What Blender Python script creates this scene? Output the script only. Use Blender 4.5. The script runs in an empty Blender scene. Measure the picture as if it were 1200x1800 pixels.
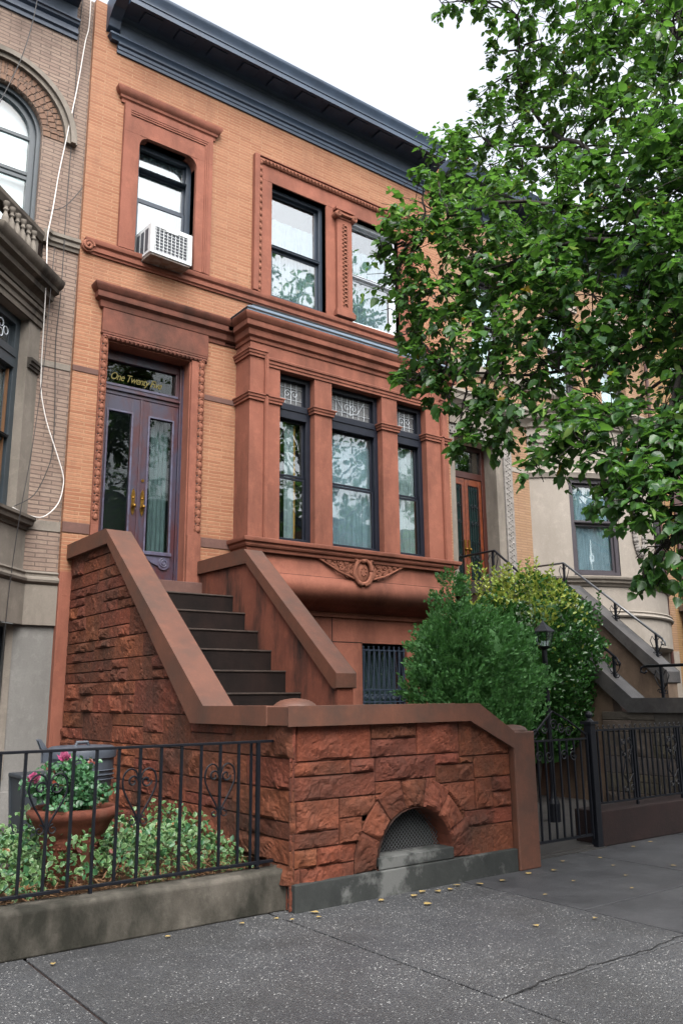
import bpy, math, random
import numpy as np
from mathutils import Vector, Matrix, noise as mnoise
random.seed(7); rng = np.random.default_rng(7)
SC = 0.78                      # everything below is laid out in rods; one rod is 0.78 m, applied to all at the end
scene = bpy.context.scene

# ---------------------------------------------------------------- camera
cam_data = bpy.data.cameras.new('camera'); cam = bpy.data.objects.new('camera', cam_data)
scene.collection.objects.link(cam); scene.camera = cam
YAW, PITCH, ROLL = 0.644078, 0.2189695, -0.009536822
cf = Vector((math.sin(YAW)*math.cos(PITCH), math.cos(YAW)*math.cos(PITCH), math.sin(PITCH)))
cr0 = Vector((math.cos(YAW), -math.sin(YAW), 0)); cu0 = cr0.cross(cf)
cr = cr0*math.cos(ROLL)+cu0*math.sin(ROLL); cu = -cr0*math.sin(ROLL)+cu0*math.cos(ROLL)
cam.matrix_world = Matrix(((cr.x, cu.x, -cf.x, 0), (cr.y, cu.y, -cf.y, 0), (cr.z, cu.z, -cf.z, 1.6*SC), (0, 0, 0, 1)))
cam_data.sensor_fit = 'VERTICAL'; cam_data.sensor_height = 24; cam_data.lens = 1468.6/1800*24
cam_data.clip_start = 0.05; cam_data.clip_end = 2000

# ---------------------------------------------------------------- sky, sun, exposure
SUN_EL, SUN_AZ = math.radians(52), math.radians(200)
world = bpy.data.worlds.new('World'); scene.world = world; world.use_nodes = True
wn = world.node_tree; wn.nodes.clear()
sky = wn.nodes.new('ShaderNodeTexSky'); sky.sky_type = 'NISHITA'; sky.sun_disc = False
sky.sun_elevation = SUN_EL; sky.sun_rotation = SUN_AZ; sky.air_density = 1.0; sky.dust_density = 6.0; sky.ozone_density = 1.0
hs = wn.nodes.new('ShaderNodeHueSaturation'); hs.inputs['Saturation'].default_value = 0.28
bg = wn.nodes.new('ShaderNodeBackground'); bg.inputs['Strength'].default_value = 0.15
wo = wn.nodes.new('ShaderNodeOutputWorld')
wn.links.new(sky.outputs[0], hs.inputs['Color']); wn.links.new(hs.outputs[0], bg.inputs[0]); wn.links.new(bg.outputs[0], wo.inputs[0])
sl = bpy.data.lights.new('sun', 'SUN'); sl.energy = 0.5; sl.angle = math.radians(45); sl.color = (1, .98, .95)
so = bpy.data.objects.new('sun', sl); scene.collection.objects.link(so)
sd = Vector((math.sin(SUN_AZ)*math.cos(SUN_EL), math.cos(SUN_AZ)*math.cos(SUN_EL), math.sin(SUN_EL)))
so.rotation_euler = sd.to_track_quat('Z', 'Y').to_euler()
vs = scene.view_settings; vs.view_transform = 'Standard'; vs.look = 'None'; vs.exposure = 1.9; vs.gamma = 1; vs.use_curve_mapping = False
scene.cycles.max_bounces = 8; scene.cycles.transparent_max_bounces = 12

# ---------------------------------------------------------------- materials
MATS = {}; ALB = .39
def srgb(r, g, b):
    f = lambda c: (c/255/12.92) if c/255 <= .04045 else ((c/255+.055)/1.055)**2.4
    return (ALB*f(r), ALB*f(g), ALB*f(b), 1)   # colours picked from the picture, brought down to real-world reflectance
class NT:
    def __init__(s, name):
        s.m = bpy.data.materials.new(name); s.m.use_nodes = True; s.t = s.m.node_tree; s.t.nodes.clear()
        s.out = s.n('ShaderNodeOutputMaterial'); s.p = s.n('ShaderNodeBsdfPrincipled'); s.l(s.p.outputs[0], s.out.inputs[0]); MATS[name] = s.m
        s._c = None
    def n(s, k, **a):
        x = s.t.nodes.new(k)
        for q, v in a.items():
            if hasattr(x, q): setattr(x, q, v)
        return x
    def l(s, a, b): s.t.links.new(a, b)
    def inp(s, node, **a):
        for k, v in a.items(): node.inputs[k.replace('_', ' ')].default_value = v
        return node
    def co(s):
        if s._c is None:
            tc = s.n('ShaderNodeTexCoord'); v = s.n('ShaderNodeVectorMath', operation='SCALE'); v.inputs['Scale'].default_value = 1/SC
            s.l(tc.outputs['Object'], v.inputs[0]); s._c = v.outputs[0]
        return s._c
    def noise(s, scale, detail=4, rough=.6, stretch=None):
        c = s.co()
        if stretch:
            mp = s.n('ShaderNodeMapping'); mp.inputs['Scale'].default_value = stretch; s.l(c, mp.inputs[0]); c = mp.outputs[0]
        x = s.n('ShaderNodeTexNoise'); s.inp(x, Scale=scale, Detail=detail, Roughness=rough); s.l(c, x.inputs['Vector']); return x.outputs['Fac']
    def ramp(s, fac, stops):
        r = s.n('ShaderNodeValToRGB'); e = r.color_ramp.elements
        while len(e) < len(stops): e.new(.5)
        for i, (p, c) in enumerate(stops): e[i].position = p; e[i].color = c if len(c) == 4 else (*c, 1)
        s.l(fac, r.inputs[0]); return r.outputs[0]
    def mix(s, fac, a, b, mode='MIX'):
        x = s.n('ShaderNodeMix', data_type='RGBA', blend_type=mode)
        for sock, v in ((x.inputs[0], fac), (x.inputs[6], a), (x.inputs[7], b)):
            if isinstance(v, (int, float, tuple)): sock.default_value = v
            else: s.l(v, sock)
        return x.outputs[2]
    def bump(s, h, strength, dist=.01):
        b = s.n('ShaderNodeBump'); b.inputs['Strength'].default_value = strength; b.inputs['Distance'].default_value = dist*SC
        s.l(h, b.inputs['Height']); s.l(b.outputs[0], s.p.inputs['Normal']); return b
G = (1, 1, 1, 1)
def stone(name, c, c2, rough=.85, bstr=.5, sc=6, stain=None, amt=.6, stretch=(1, 1, .3), tint=False, spec=.3, lo=.45, hi=.7, bd=.008):
    s = NT(name)
    col = s.mix(s.ramp(s.noise(sc, 6), [(.3, (0, 0, 0)), (.7, (1, 1, 1))]), c, c2)
    col = s.mix(s.ramp(s.noise(sc*2.7, 8, .7), [(.52, (0, 0, 0)), (.60, (.42,)*3)]), col, tuple(min(1, v*1.22) for v in c[:3])+(1,))
    col = s.mix(s.ramp(s.noise(45, 3), [(.35, (0, 0, 0)), (.75, (1, 1, 1))]), col, s.mix(.5, col, tuple(v*.7 for v in c[:3])+(1,)))
    if tint:
        a = s.n('ShaderNodeAttribute', attribute_name='tint'); col = s.mix(1.0, col, a.outputs['Color'], 'MULTIPLY')
    if stain:
        f = s.ramp(s.noise(1.6, 6, .65, stretch), [(lo, (0, 0, 0)), (hi, (amt,)*3)]); col = s.mix(f, col, stain)
    s.l(col, s.p.inputs['Base Color']); s.inp(s.p, Roughness=rough); s.p.inputs['Specular IOR Level'].default_value = spec
    s.bump(s.noise(30 if bd < .01 else 14, 10, .75), bstr, bd); return s.m
def brick(name, c1, c2, mortar, bw=.40, rh=.054, ms=.010, stain=None, offset=.5, bstr=.5, dark=None):
    s = NT(name)
    sp = s.n('ShaderNodeSeparateXYZ'); s.l(s.co(), sp.inputs[0])
    ad = s.n('ShaderNodeMath', operation='ADD'); s.l(sp.outputs[0], ad.inputs[0]); s.l(sp.outputs[1], ad.inputs[1])
    cb = s.n('ShaderNodeCombineXYZ'); s.l(ad.outputs[0], cb.inputs[0]); s.l(sp.outputs[2], cb.inputs[1])
    wob = s.n('ShaderNodeTexNoise'); s.inp(wob, Scale=7.0, Detail=2.0); s.l(cb.outputs[0], wob.inputs['Vector'])
    wv = s.n('ShaderNodeVectorMath', operation='SCALE'); wv.inputs['Scale'].default_value = .012; s.l(wob.outputs['Color'], wv.inputs[0])
    wa = s.n('ShaderNodeVectorMath', operation='ADD'); s.l(cb.outputs[0], wa.inputs[0]); s.l(wv.outputs[0], wa.inputs[1])
    b = s.n('ShaderNodeTexBrick', offset=offset); s.inp(b, Scale=1.0, Mortar_Size=ms, Mortar_Smooth=.25, Bias=0.0, Brick_Width=bw, Row_Height=rh)
    b.inputs['Color1'].default_value = c1; b.inputs['Color2'].default_value = c2; b.inputs['Mortar'].default_value = mortar
    s.l(wa.outputs[0], b.inputs['Vector'])
    col = s.mix(s.ramp(s.noise(1.1, 5), [(.35, (0, 0, 0)), (.7, (.45,)*3)]), b.outputs['Color'], tuple(v*.72 for v in c1[:3])+(1,))
    col = s.mix(s.ramp(s.noise(22, 4, .7), [(.4, (0, 0, 0)), (.72, (.55,)*3)]), col, tuple(v*.55 for v in c1[:3])+(1,))
    if stain: col = s.mix(s.ramp(s.noise(1.3, 6, .65, (1, 1, .35)), [(.52, (0, 0, 0)), (.72, (.55,)*3)]), col, stain)
    s.l(col, s.p.inputs['Base Color']); s.inp(s.p, Roughness=.85)
    inv = s.n('ShaderNodeMath', operation='SUBTRACT'); inv.inputs[0].default_value = 1; s.l(b.outputs['Fac'], inv.inputs[1])
    mu = s.n('ShaderNodeMath', operation='MULTIPLY_ADD'); s.l(s.noise(40, 6, .7), mu.inputs[0]); mu.inputs[1].default_value = .5; s.l(inv.outputs[0], mu.inputs[2])
    s.bump(mu.outputs[0], bstr, .008); return s.m
def paint(name, c, rough=.45, c2=None, bstr=.1, sc=8, metal=0, spec=.5):
    s = NT(name); c2 = c2 or tuple(v*.8 for v in c[:3])+(1,)
    s.l(s.mix(s.ramp(s.noise(sc, 6), [(.35, (0, 0, 0)), (.68, (1, 1, 1))]), c, c2), s.p.inputs['Base Color'])
    s.inp(s.p, Roughness=rough, Metallic=metal); s.p.inputs['Specular IOR Level'].default_value = spec
    s.bump(s.noise(60, 4), bstr, .004); return s.m
brick('roman_brick', srgb(214, 150, 111), srgb(186, 116, 79), srgb(218, 170, 130), bw=.44, ms=.008, stain=srgb(146, 90, 66), bstr=.8)
brick('mauve_brick', srgb(192, 166, 148), srgb(174, 146, 130), srgb(124, 104, 94), bw=.30, rh=.060, ms=.009, stain=srgb(92, 74, 68), bstr=.8)
brick('buff_brick', srgb(212, 170, 132), srgb(196, 152, 112), srgb(168, 132, 104), stain=srgb(170, 124, 96))
brick('yellow_brick', srgb(206, 162, 104), srgb(190, 146, 92), srgb(160, 122, 84))
brick('arch_brick', srgb(164, 126, 100), srgb(150, 112, 90), srgb(112, 88, 74), bw=.13, rh=.3)
stone('brownstone', srgb(190, 120, 97), srgb(168, 102, 82), sc=2.2, bstr=.5, stain=srgb(118, 72, 56), amt=.75)
stone('carved_brownstone', srgb(192, 126, 100), srgb(164, 102, 80), sc=9, bstr=.5)
stone('stained_brownstone', srgb(166, 102, 84), srgb(150, 90, 72), sc=2.5, bstr=.3, stain=srgb(66, 50, 42), amt=.8, stretch=(.7, 1, .5), lo=.42, hi=.66)
stone('cheek_stone', srgb(160, 92, 70), srgb(136, 76, 58), sc=2.5, bstr=.4, stain=srgb(52, 38, 32), amt=.95, stretch=(1, 1.4, .35), lo=.45, hi=.62)
stone('coping_stone', srgb(136, 84, 62), srgb(110, 68, 50), sc=3, bstr=.3, stain=srgb(78, 62, 52), amt=.8, stretch=(1, 1, 1), rough=.6, spec=.5)
stone('rock_faced_brownstone', srgb(156, 85, 58), srgb(116, 62, 43), sc=5, bstr=1.0, bd=.022, stain=srgb(56, 44, 34), amt=.75, tint=True, stretch=(1, 1, .8), rough=.8)
stone('step_stone', srgb(46, 36, 33), srgb(28, 23, 22), sc=4, bstr=.4, stain=srgb(84, 58, 50), amt=.3, rough=.85, spec=.15)
stone('nosing_stone', srgb(104, 90, 82), srgb(60, 50, 46), sc=8, bstr=.3, rough=.6)
stone('sill_stone', srgb(138, 102, 92), srgb(120, 88, 80), sc=4, bstr=.2)
stone('limestone', srgb(176, 166, 154), srgb(156, 147, 136), sc=2, bstr=.25, stain=srgb(96, 90, 80), amt=.6, lo=.5, hi=.72)
stone('dark_limestone', srgb(138, 128, 116), srgb(110, 101, 92), sc=3, bstr=.5, stain=srgb(50, 46, 42), amt=.85, lo=.48, hi=.62)
stone('grey_render', srgb(168, 166, 162), srgb(152, 150, 146), sc=2.5, bstr=.35, stain=srgb(120, 118, 114), amt=.5)
stone('pale_bow_stone', srgb(204, 194, 182), srgb(190, 180, 168), sc=1.5, bstr=.2, stain=srgb(160, 150, 138), amt=.5)
stone('pale_carved', srgb(196, 190, 184), srgb(140, 134, 128), sc=12, bstr=.9)
stone('tan_block', srgb(150, 128, 104), srgb(128, 108, 88), sc=4, bstr=.8, tint=True, stain=srgb(90, 76, 62))
stone('grey_block', srgb(128, 118, 108), srgb(104, 96, 88), sc=3, bstr=.6, tint=True, stain=srgb(60, 54, 48), amt=.8)
stone('tan_stained', srgb(150, 128, 108), srgb(128, 106, 90), sc=3, bstr=.4, stain=srgb(70, 56, 48), amt=.8)
stone('dark_coping', srgb(104, 102, 102), srgb(74, 72, 72), sc=4, bstr=.4, stain=srgb(124, 118, 112), amt=.5, rough=.6)
stone('kerb_concrete', srgb(132, 126, 116), srgb(100, 94, 84), sc=4, bstr=.7, stain=srgb(42, 42, 32), amt=.95, stretch=(1, 1, .5), lo=.38, hi=.58)
stone('plinth_grey', srgb(74, 78, 76), srgb(52, 56, 56), sc=4, bstr=.4, stain=srgb(134, 136, 134), amt=.9, stretch=(1, 1, 1), lo=.55, hi=.62)
stone('dark_kerb', srgb(56, 36, 34), srgb(36, 24, 24), sc=4, bstr=.5)
stone('slate', srgb(140, 162, 184), srgb(110, 130, 150), sc=5, bstr=.3, rough=.45, spec=.5)
stone('terracotta', srgb(150, 84, 62), srgb(116, 62, 46), sc=7, bstr=.6, stain=srgb(196, 160, 140), amt=.4, lo=.6, hi=.7)
stone('soil', srgb(82, 58, 40), srgb(48, 34, 26), sc=9, bstr=1, stain=srgb(150, 104, 62), amt=.6)
stone('paving', srgb(92, 90, 88), srgb(70, 68, 68), sc=3, bstr=.4, rough=.65)
stone('smooth_slab', srgb(98, 99, 102), srgb(76, 77, 81), sc=2.5, bstr=.35, rough=.6, spec=.4, stain=srgb(48, 50, 54), amt=.7, stretch=(1, 1, 1))
stone('asphalt', srgb(62, 62, 64), srgb(50, 50, 52), sc=5, bstr=.8)
stone('mortar_dark', srgb(58, 34, 26), srgb(44, 28, 22), sc=6, bstr=.3)
paint('cornice_blue', srgb(70, 94, 122), .5, srgb(54, 76, 102), sc=3)
paint('cornice_grey', srgb(118, 134, 156), .6, srgb(98, 114, 136), sc=3)  # frieze tone lightened, lens haze put into the paint colour
paint('cornice_dark', srgb(66, 88, 116), .5, srgb(52, 72, 98), sc=3)
paint('frame_black', (.008, .010, .017, 1), .4, spec=.3)
paint('frame_slate', srgb(54, 70, 88), .4)
paint('frame_grey', srgb(78, 90, 98), .4)
paint('frame_mauve', srgb(88, 82, 90), .4)
paint('sash_white', (.5, .54, .58, 1), .4)
paint('sash_wood', srgb(150, 104, 64), .5)
paint('iron', (.004, .005, .008, 1), .45, spec=.25)
paint('grille_iron', srgb(70, 84, 104), .4)
paint('brass', srgb(196, 150, 66), .35, srgb(130, 92, 36), metal=.85, sc=30)
paint('gold_leaf', srgb(160, 146, 50), .5)
paint('white_metal', (.52, .54, .55, 1), .45, (.40, .42, .43, 1))
paint('rusty_white', srgb(150, 120, 96), .7, srgb(190, 190, 188))
paint('coil_grey', srgb(112, 116, 124), .5)
paint('dark_gap', srgb(16, 16, 18), .8)
paint('bin_grey', srgb(100, 108, 120), .4, srgb(84, 92, 104))
paint('bin_dark', srgb(60, 68, 76), .5)
paint('wood_door', srgb(150, 76, 42), .35, srgb(104, 48, 28), sc=12)
paint('wood_dark', srgb(84, 40, 30), .4)
paint('white_cable', (.55, .52, .50, 1), .5)
paint('black_cable', srgb(40, 38, 42), .6)
paint('pipe_brown', srgb(96, 56, 48), .5)
paint('bark', srgb(56, 46, 40), .9, srgb(38, 32, 28), sc=14, bstr=.6)
paint('stem_green', srgb(96, 110, 60), .6)
paint('curtain_white', (.78, .82, .84, 1), .9, (.70, .75, .78, 1), bstr=0)
paint('curtain_mid', (.30, .36, .42, 1), .9, (.23, .29, .34, 1), bstr=0)
paint('curtain_grey', (.085, .11, .11, 1), .9, (.06, .08, .085, 1), bstr=0)
paint('curtain_dim', (.34, .37, .38, 1), .9, (.26, .29, .30, 1), bstr=0)
paint('curtain_gold', (.5, .25, .05, 1), .9)
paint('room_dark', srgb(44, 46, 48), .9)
paint('teal_glass', srgb(18, 62, 58), .12, srgb(10, 40, 40), spec=.8)
paint('lead_glass', srgb(150, 150, 150), .25, srgb(92, 96, 104), sc=40, spec=.7)
paint('mesh_grey', srgb(70, 76, 80), .6)
paint('twig', srgb(120, 90, 66), .8)
paint('rail_steel', srgb(96, 100, 106), .35, spec=.7)
def door_paint():
    s = NT('door_purple')
    f = s.ramp(s.noise(3.2, 6, .7, (1, 1, .45)), [(.40, (0, 0, 0)), (.60, (1, 1, 1))])
    s.l(s.mix(f, srgb(88, 44, 50), srgb(72, 70, 92)), s.p.inputs['Base Color']); s.inp(s.p, Roughness=.4); s.bump(s.noise(30, 5), .3, .004)
door_paint()
paint('door_trim_blue', srgb(110, 112, 140), .4, srgb(86, 70, 90), sc=10)
def glass(name, ior, sc_=1.6):
    s = NT(name)
    s.t.nodes.remove(s.p)
    g = s.n('ShaderNodeBsdfGlossy'); g.inputs['Roughness'].default_value = .015
    tr = s.n('ShaderNodeBsdfTransparent'); tr.inputs[0].default_value = (.80, .86, .86, 1)
    lw = s.n('ShaderNodeLayerWeight'); pw = s.n('ShaderNodeMath', operation='POWER'); s.l(lw.outputs['Facing'], pw.inputs[0]); pw.inputs[1].default_value = 4
    fr = s.n('ShaderNodeMath', operation='MULTIPLY_ADD'); s.l(pw.outputs[0], fr.inputs[0]); fr.inputs[1].default_value = 1-ior; fr.inputs[2].default_value = ior
    nz = s.noise(sc_, 2); b = s.n('ShaderNodeBump'); b.inputs['Strength'].default_value = .12; b.inputs['Distance'].default_value = .02; s.l(nz, b.inputs['Height']); s.l(b.outputs[0], g.inputs['Normal'])
    mx = s.n('ShaderNodeMixShader'); s.l(fr.outputs[0], mx.inputs[0]); s.l(tr.outputs[0], mx.inputs[1]); s.l(g.outputs[0], mx.inputs[2]); s.l(mx.outputs[0], s.out.inputs[0])
glass('window_glass', .13); glass('sky_glass', .24); glass('door_glass', .03)
def aggregate():
    s = NT('exposed_aggregate')
    v = s.n('ShaderNodeTexVoronoi'); v.inputs['Scale'].default_value = 90; s.l(s.co(), v.inputs['Vector'])
    sp = s.n('ShaderNodeSeparateColor'); s.l(v.outputs['Color'], sp.inputs[0])
    peb = s.ramp(sp.outputs[0], [(0, srgb(34, 40, 50)), (.3, srgb(88, 92, 98)), (.66, srgb(118, 120, 122)), (.90, srgb(146, 146, 144)), (.978, (.42, .42, .41, 1))])
    edge = s.ramp(v.outputs['Distance'], [(.25, (1, 1, 1)), (.62, (0, 0, 0))])
    col = s.mix(edge, srgb(96, 97, 99), peb)
    col = s.mix(s.ramp(s.noise(1.2, 5), [(.4, (0, 0, 0)), (.7, (.55,)*3)]), col, srgb(66, 68, 74))
    col = s.mix(s.ramp(s.noise(.55, 7, .7), [(.46, (0, 0, 0)), (.60, (.5,)*3)]), col, srgb(62, 62, 62))
    g2 = s.n('ShaderNodeTexVoronoi'); g2.inputs['Scale'].default_value = 2.3; s.l(s.co(), g2.inputs['Vector'])
    col = s.mix(s.ramp(g2.outputs['Distance'], [(.035, (.75,)*3), (.05, (0, 0, 0))]), col, srgb(40, 40, 42))
    s.l(col, s.p.inputs['Base Color']); s.inp(s.p, Roughness=.5); s.bump(edge, .6, .006)
aggregate()
def leafmat(name, c, c2, trans, yellow=0., rough=.4, edge=None, tw=.35, ycol=srgb(196, 160, 30)):
    s = NT(name)
    g = s.n('ShaderNodeNewGeometry')
    col = s.ramp(g.outputs['Random Per Island'], [(0, c), (.55, c2), (1-yellow-.002, tuple(.5*(a+b) for a, b in zip(c, c2))), (1-yellow, ycol if yellow > 0 else c2)])
    if edge:
        a = s.n('ShaderNodeAttribute', attribute_name='edge')
        col = s.mix(s.ramp(a.outputs['Fac'], [(.70, (0, 0, 0)), (.95, (1, 1, 1))]), col, edge)
    s.l(col, s.p.inputs['Base Color']); s.inp(s.p, Roughness=rough)
    t = s.n('ShaderNodeBsdfTranslucent'); s.l(s.mix(.5, col, trans), t.inputs[0])
    mx = s.n('ShaderNodeMixShader'); mx.inputs[0].default_value = tw
    s.l(s.p.outputs[0], mx.inputs[1]); s.l(t.outputs[0], mx.inputs[2]); s.l(mx.outputs[0], s.out.inputs[0])
leafmat('linden_leaf', (.017, .052, .024, 1), (.048, .125, .026, 1), (.14, .32, .03, 1), yellow=.004, rough=.38, tw=.45)
leafmat('bract_leaf', (.20, .30, .08, 1), (.15, .27, .06, 1), (.4, .55, .1, 1), tw=.4)
leafmat('juniper_leaf', (.028, .105, .030, 1), (.085, .23, .06, 1), (.10, .28, .04, 1), tw=.3, rough=.6)
leafmat('euonymus_leaf', (.014, .05, .014, 1), (.034, .105, .024, 1), (.06, .18, .02, 1), tw=.25, rough=.25)
leafmat('golden_leaf', (.34, .36, .06, 1), (.14, .24, .035, 1), (.5, .5, .1, 1), tw=.3, rough=.35)
leafmat('vinca_leaf', (.040, .11, .032, 1), (.075, .15, .045, 1), (.1, .2, .06, 1), edge=(.20, .30, .14, 1), tw=.25, rough=.45, yellow=.02, ycol=srgb(170, 110, 60))
leafmat('rose_leaf', (.025, .085, .038, 1), (.05, .14, .055, 1), (.08, .18, .05, 1), tw=.25, rough=.4, yellow=.03, ycol=srgb(150, 60, 40))
leafmat('pink_petal', srgb(232, 80, 150), srgb(240, 130, 176), (.9, .3, .5, 1), tw=.3, rough=.5)
leafmat('straw', srgb(170, 130, 84), srgb(120, 80, 48), (.3, .2, .1, 1), tw=.1, rough=.8)
leafmat('fallen_leaf', (.38, .37, .12, 1), (.27, .19, .07, 1), (.4, .3, .1, 1), tw=.1, rough=.6)

# ---------------------------------------------------------------- mesh helpers
def link(o): scene.collection.objects.link(o); return o
class MB:
    def __init__(s, xf=None): s.v = []; s.f = []; s.m = []; s.xf = xf
    def add(s, vs, fs, m=0):
        o = len(s.v)
        if s.xf: vs = [s.xf(*p) for p in vs]
        s.v += [tuple(p) for p in vs]; s.f += [tuple(i+o for i in f) for f in fs]; s.m += [m]*len(fs)
    def box(s, x0, x1, y0, y1, z0, z1, m=0):
        s.add([(x0, y0, z0), (x1, y0, z0), (x1, y1, z0), (x0, y1, z0), (x0, y0, z1), (x1, y0, z1), (x1, y1, z1), (x0, y1, z1)],
              [(0, 3, 2, 1), (4, 5, 6, 7), (0, 1, 5, 4), (1, 2, 6, 5), (2, 3, 7, 6), (3, 0, 4, 7)], m)
    def prism(s, poly, a, b, axis='x', m=0):
        # poly in the plane normal to axis: x->(y,z), y->(x,z), z->(x,y)
        P = {'x': lambda p, t: (t, p[0], p[1]), 'y': lambda p, t: (p[0], t, p[1]), 'z': lambda p, t: (p[0], p[1], t)}[axis]
        n = len(poly); s.add([P(p, a) for p in poly]+[P(p, b) for p in poly],
              [tuple(range(n)), tuple(range(2*n-1, n-1, -1))]+[(i, (i+1) % n, n+(i+1) % n, n+i) for i in range(n)], m)
    def sweep(s, path, prof, m=0, caps=True, closed=False):
        n = len(path); k = len(prof); vs = []
        def nrm(a, b):
            d = Vector((b[0]-a[0], b[1]-a[1])).normalized(); return Vector((d.y, -d.x))
        for i, p in enumerate(path):
            n1 = nrm(path[i-1], p) if i > 0 else nrm(p, path[1]); n2 = nrm(p, path[i+1]) if i < n-1 else n1
            mv = (n1+n2)/(1+n1.dot(n2))
            vs += [(p[0]+mv.x*o, p[1]+mv.y*o, z) for o, z in prof]
        fs = [(i*k+j, (i+1)*k+j, (i+1)*k+j+1, i*k+j+1) for i in range(n-1) for j in range(k-1)]
        if closed: fs += [(i*k+k-1, (i+1)*k+k-1, (i+1)*k, i*k) for i in range(n-1)]
        if caps: fs += [tuple(range(k-1, -1, -1)), tuple((n-1)*k+j for j in range(k))]
        s.add(vs, fs, m)
    def tube(s, pts, r, n=6, m=0, r2=None):
        pts = [Vector(p) for p in pts]; L = len(pts); vs = []; up = None
        for i, p in enumerate(pts):
            d = (pts[min(i+1, L-1)]-pts[max(i-1, 0)]).normalized()
            if up is None:
                up = Vector((0, 0, 1)) if abs(d.z) < .9 else Vector((1, 0, 0))
            a = (up-d*up.dot(d)).normalized(); b = d.cross(a); up = a
            rr = r if r2 is None else r+(r2-r)*i/(L-1)
            vs += [p+(a*math.cos(2*math.pi*j/n)+b*math.sin(2*math.pi*j/n))*rr for j in range(n)]
        fs = [(i*n+j, i*n+(j+1) % n, (i+1)*n+(j+1) % n, (i+1)*n+j) for i in range(L-1) for j in range(n)]
        fs += [tuple(range(n-1, -1, -1)), tuple((L-1)*n+j for j in range(n))]
        s.add(vs, fs, m)
    def lathe(s, c, prof, n=24, m=0, sx=1, sy=1, a0=0, a1=2*math.pi):
        full = abs(a1-a0-2*math.pi) < 1e-6; N = n if full else n+1; vs = []
        for r, z in prof: vs += [(c[0]+sx*r*math.cos(a0+(a1-a0)*j/n), c[1]+sy*r*math.sin(a0+(a1-a0)*j/n), c[2]+z) for j in range(N)]
        fs = [(i*N+j, i*N+(j+1) % N, (i+1)*N+(j+1) % N, (i+1)*N+j) for i in range(len(prof)-1) for j in range(n)]
        s.add(vs, fs, m)
    def ball(s, c, r, m=0, n=12, sz=1, sx=1, sy=1):
        s.lathe(c, [(r*math.sin(math.pi*i/8), -r*sz*math.cos(math.pi*i/8)) for i in range(9)], n, m, sx, sy)
    def wall(s, x0, x1, z0, z1, y, holes=(), depth=.2, m=0, mr=None, back=False):
        xs = sorted({x0, x1, *[h[0] for h in holes], *[h[1] for h in holes]}); zs = sorted({z0, z1, *[h[2] for h in holes], *[h[3] for h in holes]})
        idx = {}; vs = []; fs = []
        def V(x, z):
            if (x, z) not in idx: idx[(x, z)] = len(vs); vs.append((x, y, z))
            return idx[(x, z)]
        for i in range(len(xs)-1):
            for j in range(len(zs)-1):
                cx, cz = (xs[i]+xs[i+1])/2, (zs[j]+zs[j+1])/2
                if any(h[0] < cx < h[1] and h[2] < cz < h[3] for h in holes): continue
                fs.append((V(xs[i], zs[j]), V(xs[i+1], zs[j]), V(xs[i+1], zs[j+1]), V(xs[i], zs[j+1])))
        s.add(vs, fs, m)
        for h in holes:
            a, b, c, d = h[:4]
            s.add([(a, y, c), (b, y, c), (b, y, d), (a, y, d), (a, y+depth, c), (b, y+depth, c), (b, y+depth, d), (a, y+depth, d)],
                  [(0, 1, 5, 4), (1, 2, 6, 5), (2, 3, 7, 6), (3, 0, 4, 7)], m if mr is None else mr)
    def build(s, name, mats, parent=None, loc=None, bevel=0, smooth=False, label=None, attr=None, auto=None):
        if isinstance(mats, str): mats = [mats]
        base = Vector(loc) if loc is not None else Vector((0, 0, 0))
        off = base if parent is None else wloc(parent)
        me = bpy.data.meshes.new(name)
        me.from_pydata([(p[0]-off[0], p[1]-off[1], p[2]-off[2]) for p in s.v], [], s.f)
        for k in mats: me.materials.append(MATS[k])
        if len(mats) > 1: me.polygons.foreach_set('material_index', s.m)
        if attr is not None:
            nm, vals = attr; ca = me.color_attributes.new(nm, 'FLOAT_COLOR', 'POINT')
            ca.data.foreach_set('color', np.asarray(vals, dtype=np.float32).ravel())
        me.validate(); me.update()
        if smooth: me.polygons.foreach_set('use_smooth', [True]*len(me.polygons))
        if auto:
            try: me.set_sharp_from_angle(angle=math.radians(auto)); me.polygons.foreach_set('use_smooth', [True]*len(me.polygons))
            except Exception: pass
        o = link(bpy.data.objects.new(name, me))
        if parent is None: o.location = base
        else: o.parent = parent
        if bevel:
            b = o.modifiers.new('bevel', 'BEVEL'); b.width = bevel*SC; b.segments = 2; b.limit_method = 'ANGLE'; b.angle_limit = math.radians(35)
        if label: o['label'] = label
        return o
def wloc(o):
    v = Vector(o.location)
    while o.parent: o = o.parent; v += Vector(o.location)
    return v
def thing(name, loc, label, cat, group=None):
    o = link(bpy.data.objects.new(name, None)); o.location = loc; o.empty_display_size = .2
    return tag(o, label, cat, group)
def tag(o, label, cat, group=None):
    o['label'] = label; o['category'] = cat
    if group: o['group'] = group
    return o
def structure(o, kind='structure'): o['kind'] = kind; return o
def copy_tree(o, dx):
    c = o.copy(); link(c); c.location = Vector(o.location)+Vector(dx)
    for ch in o.children:
        k = ch.copy(); link(k); k.parent = c
        for g in ch.children: q = g.copy(); link(q); q.parent = k
    return c
def scroll(c, r, turns, start, n=26, plane='xz', sgn=1, rend=.22):
    pts = []
    for i in range(n+1):
        t = i/n; a = start+sgn*2*math.pi*turns*t; rr = r*(1-(1-rend)*t)
        u, v = rr*math.cos(a), rr*math.sin(a)
        pts.append((c[0]+u, c[1], c[2]+v) if plane == 'xz' else (c[0], c[1]+u, c[2]+v))
    return pts

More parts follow.
